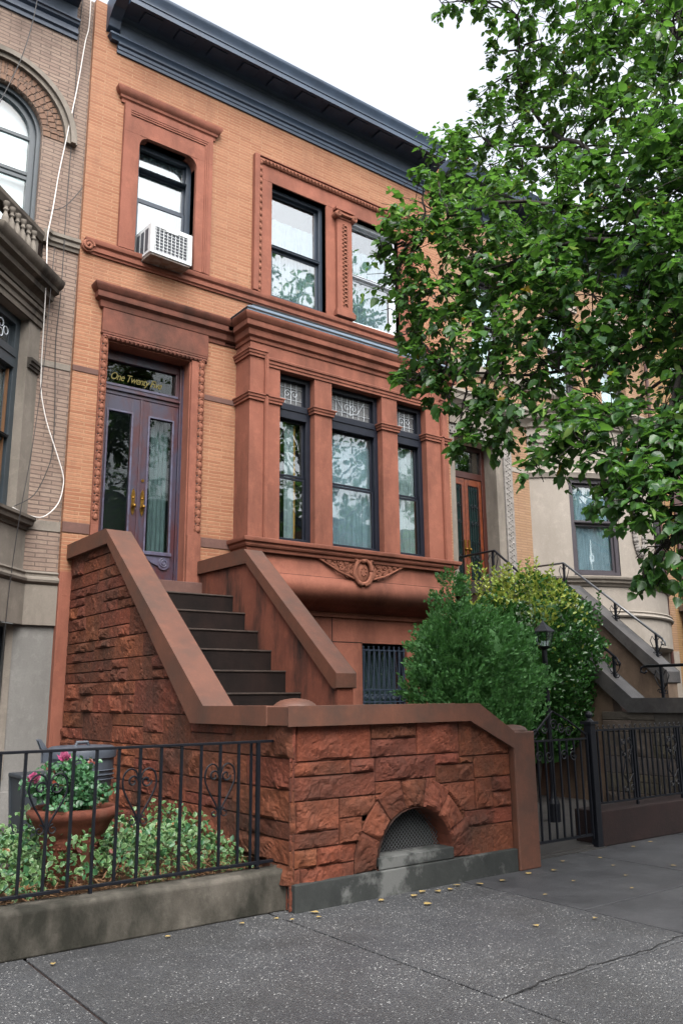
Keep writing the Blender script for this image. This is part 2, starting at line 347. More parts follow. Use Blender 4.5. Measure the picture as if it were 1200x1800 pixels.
def curve(pts, k=5):
    P = [Vector(p) for p in pts]; out = []
    for i in range(len(P)-1):
        p0, p1, p2, p3 = P[max(i-1, 0)], P[i], P[i+1], P[min(i+2, len(P)-1)]
        for q in range(k): t = q/k; out.append(.5*((2*p1)+(-p0+p2)*t+(2*p0-5*p1+4*p2-p3)*t*t+(-p0+3*p1-3*p2+p3)*t**3))
    return out+[P[-1]]
def rock(mb, tints, blocks, mapfn, res=.025, amp=.05, keep=None, seed=0, under=1.0):
    """rock-faced ashlar: every block a height field of a few chipped planes, hooked over at its lower edge"""
    R = random.Random(seed)
    for (u0, u1, v0, v1) in blocks:
        w, h = u1-u0, v1-v0
        nu = max(3, int(w/res)+1); nv = max(3, int(h/res)+1)
        planes = [(R.uniform(.55, 1.05)*amp, R.uniform(-.28, .28), R.uniform(-.32, .22), R.uniform(.2, .8)*w, R.uniform(.2, .8)*h) for _ in range(6)]
        sh = R.uniform(0, 100); t = R.uniform(.66, 1.25); tn = (t, t*R.uniform(.90, 1.10), t*R.uniform(.85, 1.12), 1)
        vs = []
        us = [0, .010]+[.010+(w-.02)*i/nu for i in range(1, nu)]+[w-.010, w]
        vv = [0, .010]+[.010+(h-.02)*i/nv for i in range(1, nv)]+[h-.010, h]
        for b in vv:
            for a in us:
                da, db, dt = min(a, w-a)-.010, b-.010, h-b-.010
                if da < -.001 or db < -.001 or dt < -.001: H = -.016
                else:
                    P = Vector(((u0+a)*6+sh, (v0+b)*6, sh)); nz = mnoise.noise(P); n2 = mnoise.noise(P*3.3)
                    H = min(q[0]+q[1]*(a-q[3])+q[2]*(b-q[4]) for q in planes)+.25*amp*nz
                    e = min(max(da, 0)*1.5, max(dt, 0)*.9, max(db+.25*amp*n2, 0)*(2.2*under))
                    H = max(0, min(H, e))+.12*amp*n2+.09*amp*mnoise.noise(P*7)+.07*amp*mnoise.noise(P*15)-.30*amp*max(0, .18-abs(mnoise.noise(P*1.6+Vector((9, 2, 4)))))/.18*(H > .004)
                vs.append((u0+a, v0+b, H))
        W = len(us)
        fs = []
        for j in range(len(vv)-1):
            for i in range(W-1):
                if keep and not keep((vs[j*W+i][0]+vs[(j+1)*W+i+1][0])/2, (vs[j*W+i][1]+vs[(j+1)*W+i+1][1])/2): continue
                fs.append((j*W+i, j*W+i+1, (j+1)*W+i+1, (j+1)*W+i))
        mb.add([mapfn(*p) for p in vs], fs); tints += [tn if p[2] > -.0159 else (tn[0]*.5, tn[1]*.45, tn[2]*.42, 1) for p in vs]
def ashlar(u0, u1, v0, v1, bandh, seed, wmin=.3, wmax=.75):
    R = random.Random(seed); out = []; v = v1
    while v > v0+.02:
        h = min(bandh*R.uniform(.8, 1.2), v-v0)
        if v-h-v0 < bandh*.45: h = v-v0
        u = u0
        while u < u1-.01:
            w = R.uniform(wmin, wmax)
            if u1-u-w < wmin*.7: w = u1-u
            k = R.random()
            if k < .40: out.append((u, u+w, v-h, v))
            elif k < .8:
                c = R.choice([.42, .58, .5])*h; out += [(u, u+w, v-c, v), (u, u+w, v-h, v-c)]
            else:
                c = R.choice([.42, .58])*h; q = R.uniform(.35, .65)*w
                out += [(u, u+w, v-c, v), (u, u+q, v-h, v-c), (u+q, u+w, v-h, v-c)]
            u += w
        v -= h
    return out

def leaves(name, P, D, N, size, mats, parent=None, kind='ovate', mi=None, fold=.18, widths=1.0, loc=None, curl=.0):
    P, D, N = (np.asarray(a, dtype=float) for a in (P, D, N)); n = len(P)
    size = np.broadcast_to(np.asarray(size, dtype=float), (n,))[:, None]
    t = D/np.linalg.norm(D, axis=1, keepdims=True); s_ = np.cross(N, t); s_ /= np.linalg.norm(s_, axis=1, keepdims=True)+1e-9; q = np.cross(t, s_)
    if kind == 'ovate':   # broad heart-shaped leaf folded along its midrib
        T = [(0, 0, 0), (-.30, .10, fold), (-.46, .42, fold*1.3), (-.26, .78, fold*.7), (0, 1.08, -curl), (.26, .78, fold*.7), (.46, .42, fold*1.3), (.30, .10, fold)]
        F = [(0, 1, 2, 3, 4), (0, 4, 5, 6, 7)]; E = [0, 1, 1, 1, .5, 1, 1, 1]
    elif kind == 'oval':
        T = [(0, 0, 0), (-.26, .35, fold), (-.2, .75, fold), (0, 1, -curl), (.2, .75, fold), (.26, .35, fold)]; F = [(0, 1, 2, 3), (0, 3, 4, 5)]; E = [0, 1, 1, .6, 1, 1]
    elif kind == 'varieg':
        T = [(0, 0, 0), (0, .5, -.02), (0, 1, -curl), (-.30, .3, fold), (-.33, .6, fold), (.30, .3, fold), (.33, .6, fold)]
        F = [(0, 1, 4, 3), (1, 2, 4), (0, 5, 6, 1), (1, 6, 2)]; E = [.2, 0, .9, 1, 1, 1, 1]
    else:                 # blade
        T = [(-.08, 0, 0), (.08, 0, 0), (.12, .5, .03), (0, 1, -curl), (-.12, .5, .03)]; F = [(0, 1, 2, 3, 4)]; E = [0]*5
    T = np.array(T); T[:, 0] *= widths; k = len(T)
    V = P[:, None, :]+size[:, :, None]*(T[None, :, 0:1]*s_[:, None, :]+T[None, :, 1:2]*t[:, None, :]+T[None, :, 2:3]*q[:, None, :])
    off = Vector(loc) if loc is not None else (wloc(parent) if parent is not None else Vector((0, 0, 0)))
    V = V.reshape(-1, 3)-np.array(off)
    me = bpy.data.meshes.new(name)
    fl = [len(f) for f in F]; tot = sum(fl)
    me.vertices.add(n*k); me.vertices.foreach_set('co', V.ravel())
    li = np.concatenate([np.array(f) for f in F]); li = (li[None, :]+(np.arange(n)*k)[:, None]).ravel()
    me.loops.add(n*tot); me.loops.foreach_set('vertex_index', li.astype(np.int32))
    st = np.cumsum([0]+fl[:-1]); st = (st[None, :]+(np.arange(n)*tot)[:, None]).ravel()
    me.polygons.add(n*len(F)); me.polygons.foreach_set('loop_start', st.astype(np.int32))
    if isinstance(mats, str): mats = [mats]
    for m in mats: me.materials.append(MATS[m])
    if mi is not None: me.polygons.foreach_set('material_index', np.repeat(np.asarray(mi), len(F)).astype(np.int32))
    if kind == 'varieg':
        ca = me.color_attributes.new('edge', 'FLOAT_COLOR', 'POINT'); e = np.tile(np.array(E, dtype=np.float32), n); ca.data.foreach_set('color', np.repeat(e, 4))
    me.update(calc_edges=True); me.validate()
    o = link(bpy.data.objects.new(name, me))
    if parent is not None: o.parent = parent
    elif loc is not None: o.location = loc
    return o
def rdir(n, bias=(0, 0, 0), amt=1.0):
    d = rng.normal(size=(n, 3)); d /= np.linalg.norm(d, axis=1, keepdims=True); d = d*amt+np.array(bias); return d/np.linalg.norm(d, axis=1, keepdims=True)

F = 11.20     # the street front of the row
def ident(x, y, z): return (x, y, z)
def sash_window(parent, x0, x1, z0, z1, y, lights, xf=None, fw=.05, mat='frame_black', sash=.035, curtain='curtain_white', half=None, label=None, room=True, stiles=(.03, .03), glassmat='window_glass', top_glass=None, cdepth=.04, csplit=False):
    """frame, then one pane for each light (z0,z1); the curtain and the dark room lie behind"""
    mb = MB(xf)
    mb.box(x0, x0+fw, y, y+.10, z0, z1); mb.box(x1-fw, x1, y, y+.10, z0, z1)
    mb.box(x0+fw, x1-fw, y+.002, y+.10, z1-fw, z1); mb.box(x0+fw, x1-fw, y-.01, y+.10, z0, z0+fw*.8)
    edges = sorted({z for l in lights for z in l})
    a, b = x0+fw, x1-fw
    for i, (l0, l1) in enumerate(lights):
        yy = y+.045+(.03 if i else 0)
        mb.box(a, a+sash, yy, yy+.03, l0, l1); mb.box(b-sash, b, yy, yy+.03, l0, l1)
        mb.box(a+sash, b-sash, yy+.001, yy+.029, l0, l0+sash); mb.box(a+sash, b-sash, yy+.001, yy+.029, l1-sash, l1)
    for i in range(len(lights)-1):   # whatever lies between two lights is a rail or transom bar
        lo, hi = lights[i][1], lights[i+1][0]
        if hi-lo > .02: mb.box(a, b, y-.02, y+.09, lo, hi); mb.box(a, b, y-.035, y-.02, lo+(hi-lo)*.55, hi-.01)
    w = mb.build('window', mat, parent, bevel=.004, label=label)
    for i, (l0, l1) in enumerate(lights):
        yy = y+.06+(.03 if i else 0)
        g = MB(xf); g.box(a+sash, b-sash, yy, yy+.006, l0+sash, l1-sash)
        g.build('pane', (top_glass if (top_glass and i == len(lights)-1) else glassmat), w)
    if curtain:
        def drape(xa, xb, za, zb, mt):
            c = MB(xf); n = max(6, int((xb-xa)/.012)); vs = []; fs = []
            for i in range(n+1):
                xx = xa+(xb-xa)*i/n; dd = .016*math.sin(i*.9+math.sin(i*.23)*2)+.008*math.sin(i*.31)
                vs += [(xx, y+.10+cdepth+dd, za), (xx, y+.10+cdepth+dd, zb)]
            fs = [(2*i, 2*i+2, 2*i+3, 2*i+1) for i in range(n)]
            c.add(vs, fs); c.build('curtain', mt, w, smooth=True)
        za = lights[0][0]; zb = half if half else lights[-1][1]
        if csplit:
            g1 = a+(b-a)*.34; g2 = a+(b-a)*.68
            drape(g1, g2, za, zb, curtain)
            if csplit == 'gold': drape(g2, g2+.05, za, zb, 'curtain_gold')
        else: drape(a, b, za, zb, curtain)
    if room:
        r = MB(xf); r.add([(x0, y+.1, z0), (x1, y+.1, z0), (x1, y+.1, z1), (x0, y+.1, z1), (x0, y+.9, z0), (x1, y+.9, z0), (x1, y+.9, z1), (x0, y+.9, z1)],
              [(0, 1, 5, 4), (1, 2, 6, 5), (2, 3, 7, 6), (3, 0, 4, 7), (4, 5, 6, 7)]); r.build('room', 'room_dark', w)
    return w
# ================================================================ the ground
g = MB(); g.box(-60, 90, -40, 60, -.30, -.06); structure(g.build('ground', 'asphalt'))
g = MB(); g.box(-40, 70, -9.0, -1.55, -.06, -.04); structure(g.build('road', 'asphalt'))
g = MB(); g.box(-40, 70, -1.55, 5.80, -.06, -.012)
structure(g.build('pavement_bed', 'mortar_dark'))
g = MB(); jx = [-9.0, -7.2, -5.4, -3.6, -1.8, .03, 1.85, 3.67, 5.60]
gap = .009
for i in range(len(jx)-1):
    ys = [-1.38, .2, 1.85, 5.87] if jx[i+1] < 4 else [-1.38, .2, 1.85, 3.50, 5.87]
    for j in range(len(ys)-1): g.box(jx[i]+gap, jx[i+1]-gap, ys[j]+gap, ys[j+1]-gap, -.03, 0)
structure(g.build('pavement', 'exposed_aggregate', bevel=.006))
g = MB(); jx2 = [5.60, 7.50, 9.4, 11.3, 13.2, 15.1, 17.0, 19.0, 21, 23, 25]
for i in range(len(jx2)-1):
    ys = [-1.38, .2, 1.85, 3.4, 4.42, 6.05] if i < 1 else [-1.38, .2, 1.85, 3.1, 4.5, 6.05]
    for j in range(len(ys)-1): g.box(jx2[i]+gap, jx2[i+1]-gap, ys[j]+gap, ys[j+1]-gap, -.03, .001)
structure(g.build('smooth_pavement', 'smooth_slab', bevel=.006))
g = MB(); g.box(-20, 40, -1.55, -1.39, -.2, .004); structure(g.build('street_kerb', 'paving', bevel=.01))
# a crack wandering across the slabs, with moss in it
cr_pts = []; R = random.Random(3); x = 3.69
while x < 7.4:
    cr_pts.append((x, 3.50+.10*mnoise.noise(Vector((x*1.3, 0, 0)))+.010*R.uniform(-1, 1)+.05*mnoise.noise(Vector((x*5, 3, 0)))+.03*(x-3.7), .0015)); x += .05
g = MB(); vs = []
for i, p in enumerate(cr_pts):
    w = .003+.004*R.random(); vs += [(p[0], p[1]-w, .0045), (p[0], p[1]+w, .0045)]
g.add(vs, [(2*i, 2*i+2, 2*i+3, 2*i+1) for i in range(len(cr_pts)-1)])
vs = []; R = random.Random(5); y = 5.70; q = []
structure(g.build('pavement_crack', 'dark_gap'))
g = MB(); g.box(6.62, 11.1, 6.04, 11.2, -.03, .03); g.box(6.62, 8.0, 5.96, 6.04, -.03, .012); g.box(11.1, 18.4, 6.2, 11.3, -.03, .03); structure(g.build('areaway_paving', 'paving'))
g = MB(); g.box(-3.6, 3.76, 7.75, 11.25, -.05, .10); structure(g.build('yard_paving', 'paving'))
# heaped soil of the little front garden
g = MB(); nx, ny = 60, 24; vs = []
for j in range(ny+1):
    for i in range(nx+1):
        xx = -2+5.76*i/nx; yy = 6.03+1.72*j/ny; vs.append((xx, yy, .24+.05*mnoise.noise(Vector((xx*2, yy*2, 0)))+.03*mnoise.noise(Vector((xx*8, yy*8, 3)))))
g.add(vs, [(j*(nx+1)+i, j*(nx+1)+i+1, (j+1)*(nx+1)+i+1, (j+1)*(nx+1)+i) for j in range(ny) for i in range(nx)])
structure(g.build('garden_soil', 'soil', smooth=True))

# ================================================================ the brick row house in the middle
H = thing('brick_house', (3.66, F, 0), 'two storey house of orange roman brick with brownstone trim, purple door and blue cornice', 'house')
W1 = (4.46, 5.455, 8.29, 10.30); W2 = (6.935, 8.10, 8.32, 10.46); W3 = (8.675, 9.84, 8.32, 10.46)
DOOR = (4.14, 5.50, 3.30, 6.78)
BAYH = (6.36, 10.50, 2.9, 7.6)
b = MB(); b.wall(3.66, 11.05, 3.3, 12.45, F, (W1, W2, W3, DOOR, BAYH), .16)
b.add([(3.66, F, 3.3), (3.66, F+8, 3.3), (3.66, F+8, 12.45), (3.66, F, 12.45), (11.05, F, 3.3), (11.05, F+8, 3.3), (11.05, F+8, 12.45), (11.05, F, 12.45)], [(0, 1, 2, 3), (4, 5, 6, 7), (1, 5, 6, 2)])
b.build('wall', 'roman_brick', H)
b = MB(); b.box(3.7, 11.0, F+.1, F+7.9, 12.30, 12.42); b.build('roof', 'dark_gap', H)
# brownstone ground storey and bands
b = MB(); BW = (8.80, 9.80, 1.35, 2.50)
b.wall(3.66, 11.05, 0, 2.97, F-.02, (BW,), .2)
b.box(3.66, 4.14, F-.02, F+.15, 2.97, 3.3); b.box(5.5, 6.34, F-.02, F+.15, 2.97, 3.3); b.box(10.5, 11.05, F-.02, F+.15, 2.97, 3.3)
b.box(3.655, 3.70, F-.024, F+.6, 0, 3.3)
b.box(6.35, 10.55, F-.06, F+.2, 2.90, 3.15)
b.build('ground_storey', 'brownstone', H, bevel=.004)
b = MB()
for z0, z1 in ((3.845, 3.99), (6.19, 6.275)):
    for x0, x1 in ((3.655, 4.03), (5.727, 6.32), (10.55, 11.052)): b = MB(); b.box(x0, x1, F-.012, F+.02, z0, z1); b.build('stone_band', 'sill_stone', H, bevel=.004)
b = MB(); b.box(8.17, 8.186, F-.023, F-.019, 2.5, 2.94); b.box(8.17, 8.8, F-.0235, F-.0195, 2.498, 2.512); b.box(9.8, 10.9, F-.0235, F-.0195, 2.498, 2.512)
b.build('joint', 'mortar_dark', H)
# sill course under the upper windows, with its scrolled end
b = MB(); prof = [(0, 8.05), (.03, 8.05), (.035, 8.075), (.06, 8.09), (.065, 8.14), (.05, 8.15), (.05, 8.17), (.085, 8.195), (.10, 8.235), (.10, 8.262), (.06, 8.285), (0, 8.295)]
b.sweep([(3.80, F+.05), (3.80, F), (11.03, F)], prof); o = b.build('sill_course', 'brownstone', H, auto=30)
b = MB(); b.tube(scroll((3.755, F-.075, 8.15), .085, 1.6, 0, rend=.15), .022, 8); b.lathe((3.755, F-.01, 8.15), [(.001, 0), (.001, 0)], 6)
b.prism([(3.755+.095*math.cos(t*math.pi/12), 8.15+.095*math.sin(t*math.pi/12)) for t in range(24)], F-.06, F+.02, 'y'); b.build('scroll', 'carved_brownstone', o, smooth=False)

# ---- upper single window: stone surround, hood, sash
b = MB()
b.box(4.20, 4.46, F-.07, F+.14, 8.29, 10.30); b.box(5.455, 5.745, F-.07, F+.14, 8.29, 10.30); b.box(4.20, 5.745, F-.07, F+.14, 10.30, 10.80)
for k, (q, dz) in enumerate(((.0, .028), (.035, .028), (.07, .02))):   # stepped bead down the right side and across
    b.box(5.60+q, 5.62+q, F-.085+.004*k, F-.07, 8.30, 10.62+q); b.box(4.30-0*q, 5.60+q, F-.085+.004*k, F-.07, 10.60+q*1.2, 10.625+q*1.2)
for sx in (0, 1):      # curved shoulders in the upper corners of the opening
    x0 = 4.46 if sx == 0 else 5.455; dx = 1 if sx == 0 else -1; r = .16
    poly = [(x0, 10.30), (x0, 10.30-r)]+[(x0+dx*r*(1-math.cos(t*math.pi/12)), 10.30-r+r*math.sin(t*math.pi/12)) for t in range(0, 7)]
    b.prism(poly[:1]+poly[1:], F-.065, F+.12, 'y')
so_ = b.build('window_surround', 'brownstone', H, bevel=.005)
b = MB(); b.sweep([(4.18, F+.05), (4.18, F), (5.77, F), (5.77, F+.05)], [(0, 10.80), (.03, 10.80), (.035, 10.85), (.06, 10.87), (.065, 10.91), (.10, 10.94), (.125, 10.99), (.125, 11.03), (.10, 11.045), (0, 11.05)])
b.build('window_hood', 'brownstone', H, auto=30)
sash_window(H, 4.46, 5.455, 8.29, 10.30, F+.13, [(8.33, 9.34), (9.36, 9.86), (9.88, 10.25)], fw=.085, mat='frame_slate', half=None, glassmat='sky_glass', curtain='curtain_mid')

# ---- paired upper windows
b = MB(); b.box(6.555, 6.655, F-.09, F+.1, 8.295, 10.885); b.box(10.12, 10.22, F-.09, F+.1, 8.295, 10.885)
b.box(6.73, 6.935, F-.03, F+.16, 8.295, 10.46); b.box(9.84, 10.045, F-.03, F+.16, 8.295, 10.46); b.box(6.73, 10.045, F-.03, F+.16, 10.46, 10.76)
b.box(6.655, 10.12, F-.09, F+.05, 10.862, 10.885); b.box(8.10, 8.675, F-.03, F+.16, 8.295, 10.46)
su = b.build('window_surround', 'brownstone', H, bevel=.006)
b = MB(); cz = 10.81   # carved roll round the pair
b.tube([(6.66, F-.03, cz), (10.12, F-.03, cz)], .052, 10)
for x0 in (6.693, 10.083): b.tube([(x0, F-.02, 8.30), (x0, F-.02, 10.80)], .036, 8)
i = 0; x = 6.72
while x < 10.06:
    b.tube([(x, F-.05, cz+.045), (x+.05, F-.088, cz), (x+.10, F-.05, cz-.045)], .013, 5); x += .075
for x0 in (6.693, 10.083):
    z = 8.34
    while z < 10.72: b.ball((x0, F-.05, z+.05), .032, n=8, sz=1.5); z += .125
b.build('carved_roll', 'carved_brownstone', su)
b = MB()   # the carved pilaster between the pair
b.box(8.30, 8.64, F-.10, F-.03, 8.42, 10.25); b.box(8.26, 8.68, F-.14, F-.03, 8.30, 8.40); b.box(8.28, 8.66, F-.12, F-.03, 8.40, 8.44)
b.box(8.25, 8.69, F-.15, F-.03, 10.40, 10.455)
b.box(8.30, 8.64, F-.12, F-.03, 10.25, 10.40)
pl = b.build('pilaster', 'brownstone', H, bevel=.006)
b = MB()
z = 8.52; k = 0
while z < 10.12:
    for sg in (-1, 1):
        b.tube([(8.47+sg*.055, F-.098, z), (8.47+sg*.03, F-.118, z+.035), (8.47-sg*.04, F-.112, z+.075)], .014, 5)
    b.ball((8.47+(.03 if k % 2 else -.03), F-.104, z+.02), .02, n=6); z += .078; k += 1
b.build('guilloche', 'carved_brownstone', pl)
b = MB()
for sx, sg in ((8.285, 1), (8.655, -1)):
    b.tube([(sx, F-.17, 10.30), (sx, F-.03, 10.30)], .065, 12); b.tube(scroll((sx, F-.175, 10.30), .06, 1.5, math.pi/2, sgn=-sg), .012, 5)
b.tube([(8.285, F-.15, 10.345), (8.40, F-.15, 10.315), (8.54, F-.15, 10.315), (8.655, F-.15, 10.345)], .03, 6)
b.build('capital', 'carved_brownstone', pl, bevel=0)
sash_window(H, *W2, F+.10, [(8.38, 9.30), (9.35, 10.40)], fw=.075, mat='frame_slate', sash=.05, half=9.95, glassmat='sky_glass', curtain='curtain_mid')
sash_window(H, *W3, F+.10, [(8.38, 9.30), (9.35, 10.40)], fw=.075, mat='sash_white', sash=.045, half=9.95, label='window with white sashes', glassmat='sky_glass', curtain='curtain_mid')

# ---- main cornice
b = MB(); y0 = F
prof = [(0, 11.64), (.03, 11.64), (.035, 11.69), (.05, 11.70), (.05, 11.755), (.08, 11.775), (.085, 11.80)]
b.sweep([(4.03, y0), (10.58, y0)], prof+[(0, 11.80)])
b.sweep([(4.00, y0+.1), (4.00, y0), (10.61, y0), (10.61, y0+.1)], [(0, 11.80), (.085, 11.80), (.10, 11.84), (.13, 11.865), (.13, 11.885), (.115, 11.89), (.115, 11.905), (.095, 11.91), (.095, 11.93), (0, 11.93)])
cn = b.build('cornice', 'cornice_blue', H, auto=30)
b = MB(); b.sweep([(4.05, y0), (10.57, y0)], [(0, 11.93), (.05, 11.93), (.05, 12.16), (.07, 12.17), (.08, 12.20), (0, 12.2)]); b.build('frieze', 'cornice_grey', cn)
b = MB(); b.sweep([(4.03, y0), (10.59, y0)], [(0, 12.2), (.08, 12.2), (.14, 12.235), (.22, 12.25), (.46, 12.26), (.46, 12.24), (.50, 12.24), (.50, 12.48), (0, 12.50)])
b.build('soffit', 'cornice_dark', cn)
b = MB(); b.sweep([(4.02, y0), (10.60, y0)], [(.48, 12.20), (.54, 12.20), (.54, 12.29), (.555, 12.295), (.555, 12.32), (.57, 12.35), (.59, 12.40), (.61, 12.43), (.62, 12.455), (.62, 12.49), (.5, 12.52), (0, 12.56)])
b.build('crown_moulding', 'cornice_blue', cn, auto=30)
x = 4.3
while x < 10.4: b = MB(); b.box(x, x+.30, y0-.44, y0-.18, 12.215, 12.262); b.tube([(x+.44, y0-.42, 12.245), (x+.49, y0-.45, 12.24)], .018, 5); b.build('modillion', 'cornice_blue', cn, bevel=.006); x += .60
for x0, x1 in ((3.84, 4.03), (10.59, 10.78)): b = MB(); b.prism([(F, 11.95), (F-.10, 12.0), (F-.14, 12.12), (F-.30, 12.22), (F-.48, 12.26), (F-.52, 12.48), (F, 12.48)], x0, x1, 'x'); b.build('end_bracket', 'cornice_dark', cn, bevel=.01)

# ---- door surround, doors and fanlight
b = MB(); b.box(4.035, 5.765, F-.06, F+.10, 6.88, 7.27); b.build('door_lintel', 'stained_brownstone', H, bevel=.008)
b = MB(); b.box(4.03, 5.76, F-.055, F+.02, 6.85, 6.88); b.tube([(4.05, F-.02, 6.815), (5.74, F-.02, 6.815)], .038, 8); b.box(4.04, 5.75, F-.015, F+.05, 6.78, 6.85)
x = 4.08
while x < 5.70: b.tube([(x, F-.03, 6.845), (x+.03, F-.062, 6.81), (x+.06, F-.035, 6.782)], .014, 5); x += .07
b.build('carved_roll', 'stained_brownstone', H)
for x0, x1, xc, w in ((4.035, 4.14, 4.088, .04), (5.50, 5.722, 5.668, .046)):
    b = MB(); b.box(x0, x1, F-.035, F+.04, 3.99, 6.78); db = b.build('door_jamb', 'brownstone', H, bevel=.006)
    b = MB(); z = 4.05; k = 0
    while z < 6.72:
        b.ball((xc, F-.04, z+.05), w, n=8, sz=1.25, sy=.7)
        b.tube([(xc-w, F-.04, z+.10), (xc, F-.062, z+.118), (xc+w, F-.04, z+.112)], .012, 5)
        b.tube([(xc-w*.9, F-.035, z+.02), (xc-w*1.05, F-.05, z+.055), (xc-w*.5, F-.06, z+.095)], .010, 5); b.tube([(xc+w*.9, F-.035, z+.02), (xc+w*1.05, F-.05, z+.055), (xc+w*.5, F-.06, z+.095)], .010, 5)
        b.box(xc-.9*w, xc-.45*w, F-.052, F-.03, z+.112, z+.132, 1); b.box(xc+.5*w, xc+.95*w, F-.052, F-.03, z+.06, z+.075, 1)  # dark chips stand in for the shaded holes of the carving
        z += .125
    b.build('guilloche', ['carved_brownstone', 'dark_gap'], db)
b = MB(); b.box(4.03, 4.138, F-.05, F+.2, 3.30, 3.99); b.build('jamb_block', 'brownstone', H, bevel=.008)
b = MB(); b.box(5.502, 5.73, F-.05, F+.2, 3.28, 3.99)
b.prism([(5.60, 3.99), (5.645, 4.06), (5.69, 3.99)], F-.05, F-.035, 'y'); b.build('jamb_block', 'brownstone', H, bevel=.008)
b = MB(); b.box(4.139, 4.16, F+.0, F+.4, 3.3, 6.78); b.box(5.48, 5.501, F+.0, F+.4, 3.3, 6.78); b.box(4.14, 5.5, F, F+.4, 6.76, 6.80); b.build('door_reveal', 'brownstone', H)
b = MB(); b.box(4.07, 5.73, F-.14, F+.3, 3.0, 3.28); b.build('door_sill', 'sill_stone', H, bevel=.008)
yd = F+.26
b = MB(); b.box(4.16, 4.22, yd-.02, yd+.10, 3.28, 6.76); b.box(5.44, 5.48, yd-.03, yd+.10, 3.28, 6.76)
b.box(4.22, 5.44, yd-.01, yd+.10, 6.06, 6.12); b.box(4.22, 5.44, yd-.04, yd+.08, 6.12, 6.15); b.box(4.22, 5.44, yd, yd+.10, 6.15, 6.22); b.box(4.22, 5.44, yd, yd+.10, 6.60, 6.76); b.box(5.38, 5.44, yd, yd+.09, 6.22, 6.60)
df = b.build('door_frame', 'door_purple', H, bevel=.006)
b = MB(); b.box(5.476, 5.492, yd-.06, yd-.02, 3.3, 6.7); b.box(4.2, 5.42, yd-.012, yd-.0, 6.20, 6.235); b.build('frame_trim', 'door_trim_blue', df)
b = MB(); b.box(4.22, 5.38, yd+.05, yd+.056, 6.22, 6.60); fl = b.build('fanlight', 'door_glass', H)
b = MB(); b.box(4.16, 5.48, yd+.75, yd+.8, 3.28, 6.76); b.box(4.15, 4.17, yd+.1, yd+.8, 3.28, 6.76); b.box(5.47, 5.49, yd+.1, yd+.8, 3.28, 6.76); b.box(4.15, 5.49, yd+.1, yd+.8, 3.22, 3.27); b.build('hallway', 'room_dark', H)
